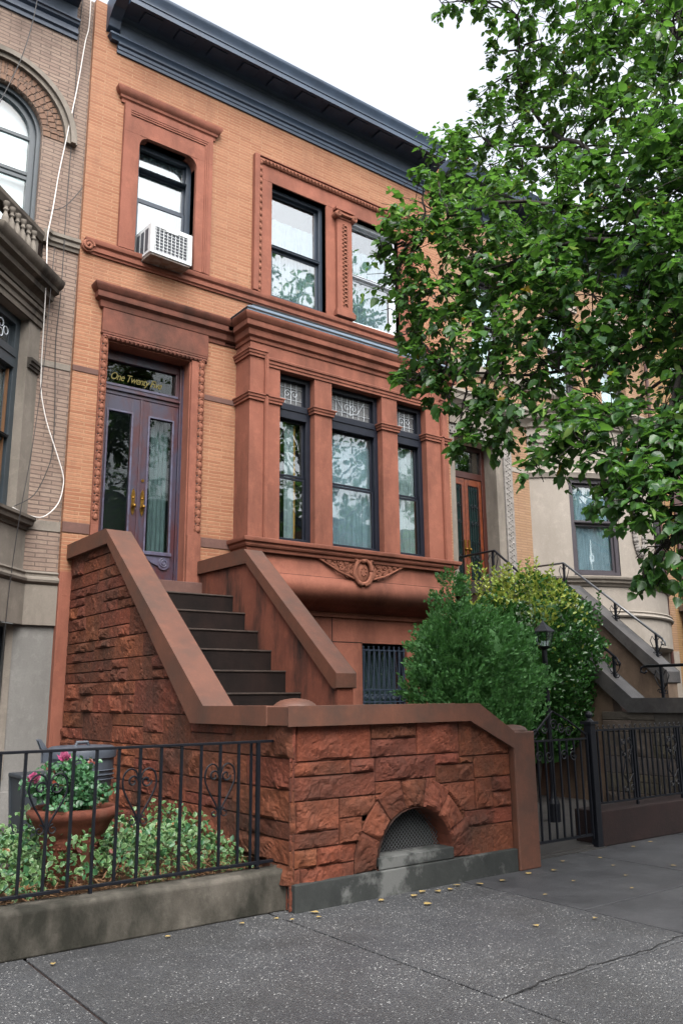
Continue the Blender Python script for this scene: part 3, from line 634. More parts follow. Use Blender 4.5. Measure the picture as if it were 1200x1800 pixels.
# lettering on the fanlight
cu_ = bpy.data.curves.new('lettering', 'FONT'); cu_.body = 'One Twenty Five'; cu_.size = .175; cu_.shear = .38; cu_.extrude = .002; cu_.offset = .0004; cu_.space_character = .9
to = bpy.data.objects.new('lettering_source', cu_); link(to); bpy.context.view_layer.update()
me = bpy.data.meshes.new_from_object(to); bpy.data.objects.remove(to)
xs = [v.co.x for v in me.vertices]; wx = max(xs)-min(xs)
lz = wloc(fl)
for v in me.vertices:
    x, y, z = v.co; v.co = Vector((4.34+(x-min(xs))*.82/wx-lz[0], yd+.042-z-lz[1], 6.315+y*.95-lz[2]))
me.materials.clear(); me.materials.append(MATS['gold_leaf'])
lo_ = link(bpy.data.objects.new('lettering', me)); lo_.parent = fl
def door_leaf(x0, x1, side):
    d = MB(); st = .085; gx0, gx1 = x0+(.09 if side < 0 else .135), x1-(.155 if side < 0 else .10)
    z0, z1, gz0, gz1 = 3.30, 6.055, 3.74, 5.80
    d.box(x0, gx0, yd, yd+.05, z0, z1); d.box(gx1, x1, yd, yd+.05, z0, z1); d.box(gx0, gx1, yd, yd+.05, z0, gz0); d.box(gx0, gx1, yd, yd+.05, gz1, z1)
    o = d.build('door', 'door_purple', H, bevel=.004)
    t = MB(); e = .028
    t.box(gx0-e, gx0, yd-.02, yd+.0, gz0-e, gz1+e); t.box(gx1, gx1+e, yd-.02, yd+.0, gz0-e, gz1+e); t.box(gx0, gx1, yd-.02, yd, gz1, gz1+e); t.box(gx0-.04, gx1+.04, yd-.05, yd, gz0-.055, gz0)
    # scrolled apron below the glass
    zc = gz0-.055; P = [(gx0-.02, zc)]+[(gx1+.02, zc)]+[(gx1+.02-.09*(1-math.cos(a*math.pi/8)), zc-.11-.09*math.sin(a*math.pi/8)) for a in range(0, 8)]+[(gx0+.12, zc-.11), (gx0-.02, zc-.03)]
    if side < 0: P = [(gx0+gx1-p[0], p[1]) for p in P]
    t.prism(P, yd-.025, yd, 'y'); cx = (gx1-.07) if side > 0 else gx0+.07; t.tube(scroll((cx, yd-.028, zc-.10), .075, 1.7, math.pi/2), .010, 5)
    t.build('moulding', 'door_trim_blue', o, bevel=.005)
    gl = MB(); gl.box(gx0, gx1, yd+.02, yd+.026, gz0, gz1); gl.build('pane', 'door_glass', o)
    c = MB(); n = 24; vs = []; xa, xb = (gx0+.10, gx1+.02) if side > 0 else (gx0-.05, gx0-.03)
    for i in range(n+1): xx = xa+(xb-xa)*i/n; vs += [(xx, yd+.16+.012*math.sin(i*1.1), 3.4), (xx, yd+.16+.012*math.sin(i*1.1), 5.9)]
    c.add(vs, [(2*i, 2*i+2, 2*i+3, 2*i+1) for i in range(n)]); c.build('curtain', 'curtain_grey', o, smooth=True)
    # brass backplate and knob
    hx = x1-.075 if side < 0 else x0+.065
    k = MB(); k.prism([(hx-.02, 4.30), (hx, 4.255), (hx+.02, 4.30), (hx+.032, 4.36), (hx+.022, 4.45), (hx+.032, 4.55), (hx+.02, 4.62), (hx, 4.665), (hx-.02, 4.62), (hx-.032, 4.55), (hx-.022, 4.45), (hx-.032, 4.36)], yd-.014, yd, 'y')
    k.tube([(hx, yd-.01, 4.39), (hx, yd-.05, 4.39)], .012, 8); k.ball((hx, yd-.065, 4.39), .03, n=12); k.ball((hx, yd-.012, 4.52), .018, n=8)
    k.build('door_knob', 'brass', o, smooth=False)
    if side > 0: q = MB(); q.tube([(hx-.005, yd-.012, 4.80), (hx-.005, yd, 4.80)], .024, 12); q.build('lock', 'brass', o)
door_leaf(4.222, 4.828, -1); door_leaf(4.832, 5.438, 1)
b = MB(); b.box(4.81, 4.85, yd-.02, yd-.001, 3.3, 6.055); b.build('astragal', 'door_purple', H, bevel=.006)

# ---- hood over the door running on as the cornice of the bay
BX0, BX1, BY = 6.30, 10.57, 10.75
cprof = [(0, 7.17), (.02, 7.17), (.03, 7.20), (.03, 7.225), (.07, 7.25), (.08, 7.29), (.085, 7.34), (.14, 7.375), (.145, 7.40), (.145, 7.46), (.165, 7.475), (.19, 7.52), (.205, 7.545), (.205, 7.57), (0, 7.60)]
b = MB(); hprof = [(o*1.0, z+.06*(7.6-z)/.43) for o, z in cprof]
b.sweep([(4.06, F+.05), (4.06, F), (BX0-.03, F)], [(max(o, 0)+.0, z) for o, z in cprof]); b.build('door_hood', 'stained_brownstone', H, auto=35)
b = MB(); b.sweep([(BX0-.23, F), (BX0, F), (BX0, BY), (BX1, BY), (BX1, F)], cprof); b.build('bay_cornice', 'brownstone', H, auto=35)
# bay walls
w1, w2, w3 = (6.86, 7.54, 4.0, 6.80), (7.89, 8.98, 4.0, 6.80), (9.33, 10.02, 4.0, 6.80)
b = MB(); b.wall(BX0, BX1, 3.9, 7.3, BY, (w1, w2, w3), .16)
b.add([(BX0, BY, 3.9), (BX0, F, 3.9), (BX0, F, 7.3), (BX0, BY, 7.3)], [(0, 1, 2, 3)]); b.add([(BX1, BY, 3.9), (BX1, F, 3.9), (BX1, F, 7.3), (BX1, BY, 7.3)], [(0, 1, 2, 3)])
bay = b.build('bay', 'brownstone', H)
b = MB()   # architrave band, corner pilasters' caps, transom caps
ap = [(0, 6.80), (.02, 6.80), (.02, 6.845), (.035, 6.85), (.035, 6.895), (.055, 6.905), (.06, 6.935), (.05, 6.95), (0, 6.955)]
b.sweep([(6.60, BY), (10.36, BY)], ap)
capz = lambda z: [(0, z-.115), (.03, z-.11), (.03, z-.07), (.045, z-.065), (.05, z-.03), (.065, z-.02), (.065, z), (0, z+.01)]
b.sweep([(BX0, F), (BX0, BY), (6.545, BY), (6.545, BY+.01)], [(o, z) for o, z in capz(7.03)]); b.sweep([(10.43, BY+.01), (10.43, BY), (BX1, BY), (BX1, F)], capz(7.03))
for x0, x1 in ((7.54, 7.89), (8.98, 9.33)): b.sweep([(x0, BY+.14), (x0, BY), (x1, BY), (x1, BY+.14)], capz(6.30))
b.sweep([(BX0, F), (BX0, BY), (6.545, BY), (6.545, BY+.01)], capz(6.30)); b.sweep([(6.625, BY+.01), (6.625, BY), (6.86, BY), (6.86, BY+.14)], capz(6.30))
b.sweep([(10.02, BY+.14), (10.02, BY), (10.36, BY), (10.36, BY+.01)], capz(6.30)); b.sweep([(10.43, BY+.01), (10.43, BY), (BX1, BY), (BX1, F)], capz(6.30))
b.box(6.553, 6.617, BY-.05, BY+.01, 3.97, 6.99); b.box(10.365, 10.425, BY-.05, BY+.01, 3.97, 6.99); b.box(6.57, 6.60, BY-.062, BY-.05, 3.97, 6.99); b.box(10.38, 10.41, BY-.062, BY-.05, 3.97, 6.99)
b.build('moulding', 'brownstone', bay, auto=35)
b = MB(); sp_ = [(0, 3.78), (.02, 3.78), (.03, 3.80), (.03, 3.83), (.06, 3.845), (.075, 3.87), (.075, 3.90), (.11, 3.92), (.12, 3.95), (.12, 3.975), (.03, 4.0), (0, 4.0)]
b.sweep([(BX0-.0, F), (BX0, BY), (BX1, BY), (BX1, F)], sp_); b.build('bay_sill', 'brownstone', H, auto=30)
b = MB()
roll = [(.0, 3.80), (.0, 3.49), (.012, 3.47), (.035, 3.40), (.04, 3.33), (.028, 3.25), (-.01, 3.17), (-.08, 3.10), (-.18, 3.04), (-.32, 2.99), (-.46, 2.965)]
b.sweep([(BX0+.04, F), (BX0+.04, BY+.04), (BX1-.04, BY+.04), (BX1-.04, F)], roll, caps=False)
b.build('bay_apron', 'brownstone', H, smooth=True)
b = MB(); b.box(BX0+.06, BX1-.06, BY+.038, BY+.0415, 3.485, 3.492); b.build('joint', 'mortar_dark', H)
for hole, tp in ((w1, 1), (w2, 0), (w3, 1)):
    sash_window(H, hole[0], hole[1], hole[2], hole[3], BY+.13, [(4.05, 5.08), (5.10, 6.05), (6.30, 6.74)], fw=.085, mat='frame_black', sash=.035,
                curtain='curtain_dim' if hole is not w2 else 'curtain_mid', half=6.05 if hole is w2 else 6.0, top_glass='lead_glass', csplit=('gold' if hole is w1 else False))
# leading of the three coloured lights
for (xa, xb) in ((6.98, 7.42), (8.01, 8.86), (9.45, 9.90)):
    t = MB(); yy = BY+.205; xc = (xa+xb)/2; zc = 6.52
    n = 3 if xb-xa < .6 else 6
    for i in range(1, n+1): xx = xa+(xb-xa)*i/(n+1); t.tube([(xx, yy, 6.35), (xx, yy, 6.70)], .004, 4)
    t.tube([(xa, yy, 6.62), (xb, yy, 6.62)], .004, 4); t.tube([(xa, yy, 6.42), (xb, yy, 6.42)], .004, 4)
    t.tube(scroll((xc-.07, yy-.003, zc), .07, 1.2, 0), .006, 4); t.tube(scroll((xc+.07, yy-.003, zc), .07, 1.2, math.pi, sgn=-1), .006, 4); t.tube([(xc, yy-.003, 6.38), (xc, yy-.003, 6.66)], .006, 4)
    if n > 3: t.tube([(xc-.3, yy, 6.66), (xc-.15, yy-.003, 6.44), (xc, yy, 6.40), (xc+.15, yy-.003, 6.44), (xc+.3, yy, 6.66)], .006, 4)
    t.build('leading', 'sash_white', H)
# slate roof of the bay
b = MB()
pr_ = [(0, 7.60), (.16, 7.60), (.16, 7.66), (.14, 7.68), (-.08, 7.83), (-.08, 7.85), (-.10, 7.86), (-.30, 7.97), (-.30, 7.985), (-.44, 8.05), (-.44, 7.6)]
b.sweep([(BX0, F), (BX0, BY), (BX1, BY), (BX1, F)], pr_[:-1], caps=False); b.build('bay_roof', 'slate', H)
b = MB()
for o, z in ((.165, 7.625), (-.075, 7.832), (-.295, 7.968)): b.sweep([(BX0, F), (BX0, BY), (BX1, BY), (BX1, F)], [(o-.02, z), (o+.004, z), (o+.004, z+.022), (o-.02, z+.022)], closed=True)
b.build('slate_edge', 'dark_gap', H)
# cartouche: shield between two leafy wings
b = MB(); yc = BY+.035
wing = lambda s: [(8.50+s*.10, 3.80), (8.50+s*.92, 3.83), (8.50+s*.88, 3.76), (8.50+s*.45, 3.60), (8.50+s*.20, 3.50), (8.50+s*.12, 3.50)]
for s in (-1, 1):
    b.prism(wing(s), yc-.02, yc+.02, 'y')
    R = random.Random(4)
    for (cx, cz, r) in ((.80, 3.785, .035), (.70, 3.76, .045), (.58, 3.775, .04), (.60, 3.70, .045), (.47, 3.74, .06), (.45, 3.65, .045), (.33, 3.75, .055), (.34, 3.64, .06), (.31, 3.56, .045), (.22, 3.70, .06), (.22, 3.60, .05), (.20, 3.52, .03), (.14, 3.77, .03), (.88, 3.80, .025), (.40, 3.80, .03), (.66, 3.81, .03)):
        b.tube(scroll((8.50+s*cx, yc-.035, cz), r, 1.5, R.uniform(0, 6), n=14, sgn=s), .011, 5); b.ball((8.50+s*cx, yc-.035, cz), .013, n=6)
    b.tube([(8.50+s*.90, yc-.03, 3.79), (8.50+s*.5, yc-.045, 3.60), (8.50+s*.16, yc-.04, 3.50)], .016, 6)
ct = b.build('cartouche', 'carved_brownstone', H)
b = MB(); N = 28
ring = [(8.50+.155*math.cos(2*math.pi*i/N), yc-.05-.02*math.sin(2*math.pi*i/N+1), 3.63+.20*math.sin(2*math.pi*i/N)) for i in range(N+1)]
b.tube(ring, .032, 8)
for s in (-1, 1): b.tube([(8.5+s*.19, yc-.05, 3.82), (8.5+s*.13, yc-.06, 3.81), (8.5+s*.17, yc-.06, 3.70), (8.5+s*.20, yc-.05, 3.58), (8.5+s*.11, yc-.05, 3.44), (8.5+s*.03, yc-.05, 3.40)], .034, 8)
b.ball((8.5, yc-.05, 3.81), .05, sx=1.3); b.ball((8.5, yc-.015, 3.63), .13, n=16, sz=1.4, sy=.35)
for i in range(8): a = i*math.pi/4; b.ball((8.5+.05*math.cos(a), yc-.065, 3.63+.07*math.sin(a)), .014, n=6)
b.build('shield', 'carved_brownstone', ct, smooth=True)
# basement window with its iron grille
bwn = sash_window(H, *BW, F+.08, [(1.4, 2.44)], fw=.05, mat='frame_black', curtain='curtain_grey')
b = MB(); n = 9
for i in range(n):
    xx = 8.85+.90*i/(n-1); b.tube([(xx, F+.01, 1.40), (xx, F+.01, 2.46)], .012, 6)
    if i < n-1:
        for z in (1.62,): b.tube(scroll((xx+.056, F+.01, z), .045, 1.4, -math.pi/2, sgn=1 if i % 2 else -1), .008, 5)
        b.tube([(xx+.056+.03*math.sin(t*.8), F+.01, 1.70+t*.1) for t in range(8)], .007, 5)
for z in (1.52, 1.72, 2.38): b.box(8.82, 9.78, F, F+.02, z, z+.02)
b.build('grille', 'grille_iron', bwn)

# ================================================================ air conditioner and nest
A = thing('air_conditioner', (4.88, 11.1, 8.30), 'boxy white window air conditioner with rust stained base above the front door', 'air conditioner')
rot = math.radians(4)
def axf(x, y, z): dx, dy = x-4.9, y-11.4; return (4.9+dx*math.cos(rot)-dy*math.sin(rot), 11.4+dx*math.sin(rot)+dy*math.cos(rot), z)
b = MB(axf); x0, x1, y0, y1, z0, z1 = 4.555, 5.25, 10.85, 11.40, 8.16, 8.71
b.box(x0, x1, y0+.03, y1, z0+.05, z1-.012); b.box(x0-.01, x0+.06, y0, y0+.035, z0+.03, z1); b.box(x1-.06, x1+.01, y0, y0+.035, z0+.03, z1); b.box(x0+.06, x1-.06, y0, y0+.035, z1-.075, z1); b.box(x0+.06, x1-.06, y0, y0+.035, z0+.03, z0+.075)
b.box(x0+.24, x1-.24, y0-.004, y0+.01, z1-.10, z1-.07)
b.build('casing', 'white_metal', A, bevel=.008)
b = MB(axf); b.box(x0+.01, x1-.01, y0+.02, y1, z0, z0+.052); b.build('base_pan', 'rusty_white', A, bevel=.006)
b = MB(axf); b.box(x0+.06, x1-.06, y0+.022, y0+.034, z0+.075, z1-.07); b.build('coil', 'coil_grey', A)
b = MB(axf)
for i in range(9): xx = x0+.075+i*(x1-x0-.15)/8; b.box(xx-.0035, xx+.0035, y0+.004, y0+.018, z0+.07, z1-.07)
for i in range(8): zz = z0+.09+i*.052; b.box(x0+.06, x1-.06, y0+.008, y0+.020, zz-.0025, zz+.0025)
b.build('guard', 'white_metal', A)
b = MB(axf)
for i in range(3): b.box(x0-.004, x0+.004, y0+.10+i*.14, y0+.20+i*.14, z0+.10, z1-.08)
b.build('side_vent', 'coil_grey', A)
b = MB(); R = random.Random(8)
for i in range(70):
    p = Vector((4.95+R.gauss(0, .13), F-.07+R.gauss(0, .03), 8.31+R.uniform(0, .04))); d = Vector((R.uniform(-1, 1), R.uniform(-.4, .3), R.uniform(-.35, .25)))*.09
    b.tube([p-d, p+d*.2+Vector((0, 0, .01)), p+d], .0035, 4)
for i in range(6): x = 4.95+R.uniform(-.06, .08); b.tube([(x, F-.10, 8.31), (x+.01, F-.115, 8.25), (x+R.uniform(-.05, .03), F-.12, 8.10+R.uniform(-.02, .06))], .0035, 4)
tag(b.build('bird_nest', 'twig', None, loc=(4.95, F-.07, 8.295)), 'straggly dry twig nest on the sill course beneath the air conditioner', 'nest')

# ================================================================ stoop of the middle house
S = thing('stoop', (3.8, 5.75, 0), 'brownstone stoop with rock-faced low wall, smooth copings and dark steps up to the purple door', 'stoop')
def topz(y): return 1.40 if y < 7.38 else (3.49 if y > 9.77 else 1.40+(y-7.38)*(3.49-1.40)/(9.77-7.38))
tints = []; b = MB()
bl = ashlar(5.75, 11.25, 0.0, 3.50, .30, 11, .45, 1.0)
bl = [q for q in bl if q[2] < topz((q[0]+q[1])/2+.3)]
def mapc(u, v, h):
    t = topz(u); 
    if v > t: v = t; h = min(h, .0)
    return (3.815-h, u, v)
rock(b, tints, bl, mapc, res=.024, amp=.045, keep=lambda u, v: v < topz(u)+.03, seed=21, under=1.6)
b.build('side_wall', 'rock_faced_brownstone', S, attr=('tint', tints))
tints = []; b = MB(); AC_, AZ, RI, RO = 5.09, .235, .43, .665
def ftop(x): return 1.40 if x < 5.76 else max(1.12, 1.40-(x-5.76)*.47)
bl = [(3.80, 3.86, 1.10, 1.40), (3.86, 4.62, 1.10, 1.40), (4.62, 5.14, 1.25, 1.40), (4.62, 5.14, 1.10, 1.25), (5.14, 5.66, 1.10, 1.40), (5.66, 6.33, 1.06, 1.40),
      (3.80, 4.40, .985, 1.10), (4.40, 4.66, .985, 1.10), (3.80, 4.66, .80, .985), (4.66, 5.36, .90, 1.10), (4.66, 5.36, .80, .90), (5.36, 5.66, 1.0, 1.10), (5.36, 5.84, .84, 1.0), (5.84, 6.33, .86, 1.06), (5.66, 5.84, 1.0, 1.06),
      (3.80, 3.86, .56, .80), (3.86, 4.28, .56, .80), (4.28, 4.66, .64, .80), (4.66, 5.36, .60, .80), (5.36, 5.84, .58, .84), (5.84, 6.08, .58, .86), (6.08, 6.33, .72, .86), (6.08, 6.33, .58, .72),
      (3.80, 4.28, .44, .56), (4.28, 4.52, .44, .64), (3.80, 4.06, .30, .44), (4.06, 4.50, .30, .44), (3.80, 3.90, .0, .30), (3.90, 4.46, .0, .30), (5.70, 6.33, .44, .58), (5.70, 6.33, .19, .44), (4.46, 5.70, .0, .60), (5.70, 6.33, 0, .19)]
rad = lambda u, v: math.hypot(u-AC_, v-AZ)
def mapf(u, v, h):
    t = ftop(u)
    if v > t: v = t; h = 0
    if rad(u, v) < RO and v > .0: h = -.02
    return (u, 5.765-h, v)
rock(b, tints, bl, mapf, res=.018, amp=.042, keep=lambda u, v: rad(u, v) > RI+.03 or v < .2, seed=5)
# seven voussoirs of the little arch
nv = 7; R = random.Random(2)
for k in range(nv):
    a0, a1 = math.pi*(k)/nv-.06*(k == 0), math.pi*(k+1)/nv+.06*(k == nv-1)
    blk = [(0, (a1-a0), 0, RO-RI+R.uniform(-.01, .02))]
    rock(b, tints, [(0, (a1-a0)*.55, 0, RO-RI+R.uniform(-.015, .03))], lambda u, v, h, a0=a0: (AC_+(RI+v)*math.cos(a0+u/.55), 5.755-h*.8, AZ+(RI+v)*math.sin(a0+u/.55)), res=.022, amp=.05, seed=40+k)
b.build('front_wall', 'rock_faced_brownstone', S, attr=('tint', tints))
b = MB(); n = 16   # vault of the arch and the cellar light behind its mesh
arc = [(AC_+RI*math.cos(math.pi*i/n), AZ+RI*math.sin(math.pi*i/n)) for i in range(n+1)]; arc = [(AC_+RI, .15)]+arc+[(AC_-RI, .15)]
b.add([(x, 5.74, z) for x, z in arc]+[(x, 6.0, z) for x, z in arc], [(i, i+1, len(arc)+i+1, len(arc)+i) for i in range(len(arc)-1)]); b.build('arch_reveal', 'cheek_stone', S)
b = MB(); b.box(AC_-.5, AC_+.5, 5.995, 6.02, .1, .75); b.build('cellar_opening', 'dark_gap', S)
b = MB(); st = .027
for sg in (-1, 1):
    c = -1.2
    while c < 1.2:
        pts = []
        for i in range(41):
            t = -.7+1.4*i/40; x, z = (t, sg*t+c)
            if math.hypot(x, z) < RI-.004 and z > .045: pts.append((AC_+x, 5.90, AZ+z))
        if len(pts) > 1: b.tube([pts[0], pts[-1]], .0032, 4)
        c += st*1.414
b.build('wire_mesh', 'mesh_grey', S)
b = MB(); b.box(3.815, 6.33, 5.715, 5.83, -.02, .20); b.box(4.66, 5.52, 5.735, 5.96, .204, .30); b.build('plinth', 'plinth_grey', S, bevel=.008)
b = MB()   # copings
b.prism([(3.74, 1.385), (5.76, 1.385), (6.34, 1.115), (6.34, 1.265), (5.88, 1.535), (3.74, 1.535)], 5.70, 6.03, 'y')
b.prism([(6.033, 1.385), (7.40, 1.385), (9.76, 3.48), (11.19, 3.48), (11.19, 3.665), (9.82, 3.665), (7.15, 1.535), (6.033, 1.535)], 3.74, 4.065, 'x')
b.prism([(11.19, 3.42), (11.19, 3.60), (9.80, 3.60), (7.70, 1.875), (7.70, 1.71), (7.76, 1.71), (9.74, 3.40)], 5.68, 5.97, 'x')
b.build('coping', 'coping_stone', S, bevel=.005)
b = MB()   # smooth cheeks and piers
b.prism([(6.0, 0), (11.2, 0), (11.2, 3.47), (9.77, 3.47), (7.41, 1.384), (6.0, 1.384)], 3.84, 4.03, 'x')
b.prism([(7.73, 0), (11.19, 0), (11.19, 3.41), (9.75, 3.41), (7.73, 1.72)], 5.72, 5.94, 'x')
b.box(4.03, 6.33, 5.85, 6.0, .70, 1.11); b.box(4.03, 4.60, 5.85, 6.0, 0, .70); b.box(5.58, 6.33, 5.85, 6.0, 0, .70)
b.prism([(4.03, 1.11), (6.33, 1.11), (5.76, 1.38), (4.03, 1.38)], 5.85, 6.0, 'y')
b.build('cheek', 'cheek_stone', S, bevel=.006)
b = MB(); b.box(4.03, 5.72, 10.13, 11.06, 0, 2.985); b.build('landing', 'step_stone', S); y = 10.13; z = 2.99
while True:
    xr = 5.718 if y > 7.7 else 6.3
    if y < 10.1: b = MB(); b.box(4.03, xr, y, y+.335, 0, z-.001); st_ = b.build('step', 'step_stone', S)
    b = MB(); b.box(4.032, xr-.002, y-.014, y+.012, z-.016, z+.004); b.build('nosing', 'nosing_stone', S if y > 10.1 else st_, bevel=.004)
    y -= .335; z -= .265
    if z < .1: break
for bx, (cx, cy, r, z0) in (((6.335, 6.63, 5.70, 6.0, 0, 1.265), (6.483, 5.85, .147, 1.263)), ((3.93, 4.34, 6.04, 6.40, 1.0, 1.50), (4.13, 6.2, .20, 1.498))):
    b = MB(); b.box(*bx); o = b.build('post', 'coping_stone', S, bevel=.012)
    b = MB(); b.lathe((cx, cy, z0), [(r*(1-i_**2.2)**.5 if i_ < 1 else .001, .105*i_*(r/.2)**1.6) for i_ in [k/10 for k in range(11)]], 28)
    for i in range(9):
        a = i*.7; q = r*.62; b.tube([(cx+q*math.cos(a+t*.12), cy+q*math.sin(a+t*.12), z0+.082*(r/.2)**1.6-.006*abs(t-2)) for t in range(5)], .006, 5)
    b.build('domed_cap', 'coping_stone', o, smooth=True)

# ================================================================ house on the left: mauve brick, angled limestone bay with a balcony
L = thing('brick_house', (-3.7, 11.28, 0), 'mauve grey brick house with an angled limestone bay, arched window and hanging cables', 'house')
LY = 11.28
b = MB(); LW = (2.36, .66, 9.75)   # arch centre, radius, springing
# wall round the arched opening, cut as a fan
b.wall(-3.7, 3.66, 2.57, 8.15, LY, ((-.9, 3.15, 2.57, 8.15),), .1)
b.wall(-3.7, 3.66, 10.9, 12.45, LY)
def arch_wall(mb, cx, r, zs, x0, x1, z0, z1, y, n=24, depth=.25):
    mb.add([(x0, y, z0), (cx-r, y, z0), (cx-r, y, zs), (x0, y, zs), (cx+r, y, z0), (x1, y, z0), (x1, y, zs), (cx+r, y, zs)], [(0, 1, 2, 3), (4, 5, 6, 7)])
    A = [(cx+r*math.cos(math.pi*i/n), zs+r*math.sin(math.pi*i/n)) for i in range(n+1)]
    B = []
    for x, z in A:
        dx, dz = x-cx, z-zs; k = min((x1-cx)/dx if dx > 1e-6 else (x0-cx)/dx if dx < -1e-6 else 1e9, (z1-zs)/dz if dz > 1e-6 else 1e9); B.append((cx+dx*k, zs+dz*k))
    m = n+1; mb.add([(x, y, z) for x, z in A]+[(x, y, z) for x, z in B], [(i, i+1, m+i+1, m+i) for i in range(n)])
    for s, px in ((0, x1), (n, x0)): pass
    for cxx in (x0, x1):  # the two upper corners left between the rays
        i = next(i for i in range(n) if (abs(B[i][0]-x1) < 1e-6 and abs(B[i+1][0]-x1) > 1e-6)) if cxx == x1 else next(i for i in range(n) if (abs(B[i+1][0]-x0) < 1e-6 and abs(B[i][0]-x0) > 1e-6))
        mb.add([(B[i][0], y, B[i][1]), (cxx, y, z1), (B[i+1][0], y, B[i+1][1])], [(0, 1, 2)])
    J = [(cx+r, z0)]+A+[(cx-r, z0)]; m = len(J)
    mb.add([(x, y, z) for x, z in J]+[(x, y+depth, z) for x, z in J], [(i, i+1, m+i+1, m+i) for i in range(m-1)])
arch_wall(b, LW[0], LW[1], LW[2], 1.0, 3.66, 8.15, 10.9, LY); arch_wall(b, .2, LW[1], LW[2], -1.2, 1.0, 8.15, 10.9, LY); b.wall(-3.7, -1.2, 8.15, 10.9, LY)
b.add([(-3.7, LY, 0), (-3.7, LY+8, 0), (-3.7, LY+8, 12.45), (-3.7, LY, 12.45), (3.66, LY, 12.45), (3.66, LY+8, 12.45)], [(0, 1, 2, 3), (3, 2, 5, 4)])
b.build('wall', 'mauve_brick', L)
b = MB()
def ring(mb, cx, cz, r0, r1, y0, y1, a0=0, a1=math.pi, n=30):
    vs = []
    for i in range(n+1):
        a = a0+(a1-a0)*i/n; c, s = math.cos(a), math.sin(a)
        vs += [(cx+r0*c, y0, cz+r0*s), (cx+r1*c, y0, cz+r1*s), (cx+r1*c, y1, cz+r1*s), (cx+r0*c, y1, cz+r0*s)]
    mb.add(vs, [(4*i+j, 4*i+4+j, 4*i+4+(j+1) % 4, 4*i+(j+1) % 4) for i in range(n) for j in range(4)]+[(0, 1, 2, 3), (4*n, 4*n+1, 4*n+2, 4*n+3)])
ring(b, LW[0], LW[2], .98, 1.05, LY-.07, LY+.02); ring(b, LW[0], LW[2], 1.05, 1.12, LY-.12, LY+.02); ring(b, LW[0], LW[2], 1.12, 1.15, LY-.09, LY+.02)
b.build('arch_hood', 'limestone', L, smooth=False)
b = MB(); R = random.Random(6)
for k, (r0, r1) in enumerate(((.665, .765), (.77, .87), (.875, .975))):
    n = int(math.pi*r0/.085)
    for i in range(n): a0, a1 = math.pi*i/n+.012, math.pi*(i+1)/n-.012; ring(b, LW[0], LW[2], r0, r1, LY-.012-R.random()*.004, LY+.01, a0, a1, 2)
b.build('arch_voussoirs', 'arch_brick', L)
b = MB()   # arched sash
ring(b, LW[0], LW[2], .60, .659, LY+.08, LY+.24); b.box(2.961, 3.019, LY+.08, LY+.24, 8.15, 9.75); b.box(1.70, 1.76, LY+.08, LY+.24, 8.15, 9.75)
ring(b, LW[0], LW[2], .52, .60, LY+.14, LY+.22); b.box(2.88, 2.96, LY+.14, LY+.22, 8.15, 9.75); b.box(1.76, 1.84, LY+.14, LY+.22, 8.15, 9.75)
for z in (9.70, 9.12, 9.04): b.box(1.84, 2.88, LY+.15, LY+.20, z, z+.05)
w = b.build('window', 'frame_grey', L)
b = MB(); b.add([(LW[0]+.53*math.cos(math.pi*i/20), LY+.19, LW[2]+.53*math.sin(math.pi*i/20)) for i in range(21)]+[(1.83, LY+.19, 8.15), (2.89, LY+.19, 8.15)], [tuple(range(23))]); b.build('pane', 'window_glass', w)
b = MB(); b.box(1.75, 2.95, LY+.30, LY+.31, 8.15, 10.3); b.build('curtain', 'curtain_white', w); b = MB(); b.box(1.6, 3.1, LY+.9, LY+.95, 8.1, 10.5); b.build('room', 'room_dark', w)
# cornice
b = MB(); b.sweep([(-3.7, LY), (3.42, LY)], [(0, 11.60), (.03, 11.60), (.035, 11.66), (.07, 11.68), (.07, 11.72), (.04, 11.74), (.04, 11.80), (.09, 11.83), (.10, 11.86), (.13, 11.87), (.13, 11.90), (.10, 11.92), (.06, 11.93), (0, 11.93)])
b.sweep([(-3.7, LY), (3.40, LY)], [(0, 12.16), (.12, 12.2), (.5, 12.24), (.55, 12.24), (.60, 12.5), (0, 12.55)]); cn = b.build('cornice', 'cornice_dark', L)
b = MB(); b.sweep([(-3.7, LY), (3.39, LY)], [(0, 11.93), (.04, 11.93), (.04, 12.17), (0, 12.17)]); b.build('frieze', 'cornice_grey', cn)
# flat stone: bands, string, belt, lower course
def baypath(o=0): return [(-.9-.0, LY), (0.0, LY-.9-.15), (2.15, LY-.9-.15), (3.20, LY)]
BP = [(-1.0, LY), (.05, LY-1.05), (2.15, LY-1.05), (3.20, LY), (3.66, LY)]
for z0, z1 in ((6.185, 6.275), (3.845, 3.985)): b = MB(); b.box(3.205, 3.655, LY-.012, LY+.01, z0, z1); b.build('stone_band', 'limestone', L, bevel=.004)
b = MB(); b.sweep([(3.12, LY-.08), (3.20, LY), (3.655, LY)], [(0, 8.03), (.03, 8.03), (.04, 8.07), (.07, 8.09), (.07, 8.15), (.10, 8.17), (.10, 8.22), (0, 8.24)]); b.build('string_course', 'limestone', L, auto=30)
b = MB(); b.sweep(BP, [(0, 3.10), (.03, 3.10), (.05, 3.12), (.09, 3.14), (.10, 3.17), (.09, 3.20), (.04, 3.215), (.04, 3.24), (.06, 3.26), (.05, 3.285), (0, 3.29)])
b.build('belt_course', 'limestone', L, auto=30)
b = MB(); b.sweep(BP, [(.02, 2.57), (.055, 2.57), (.055, 3.10), (0, 3.10)]); b.add([(x, y, 2.571) for x, y in BP[:4]], [(0, 1, 2, 3)]); b.build('lower_course', 'limestone', L, bevel=.004)
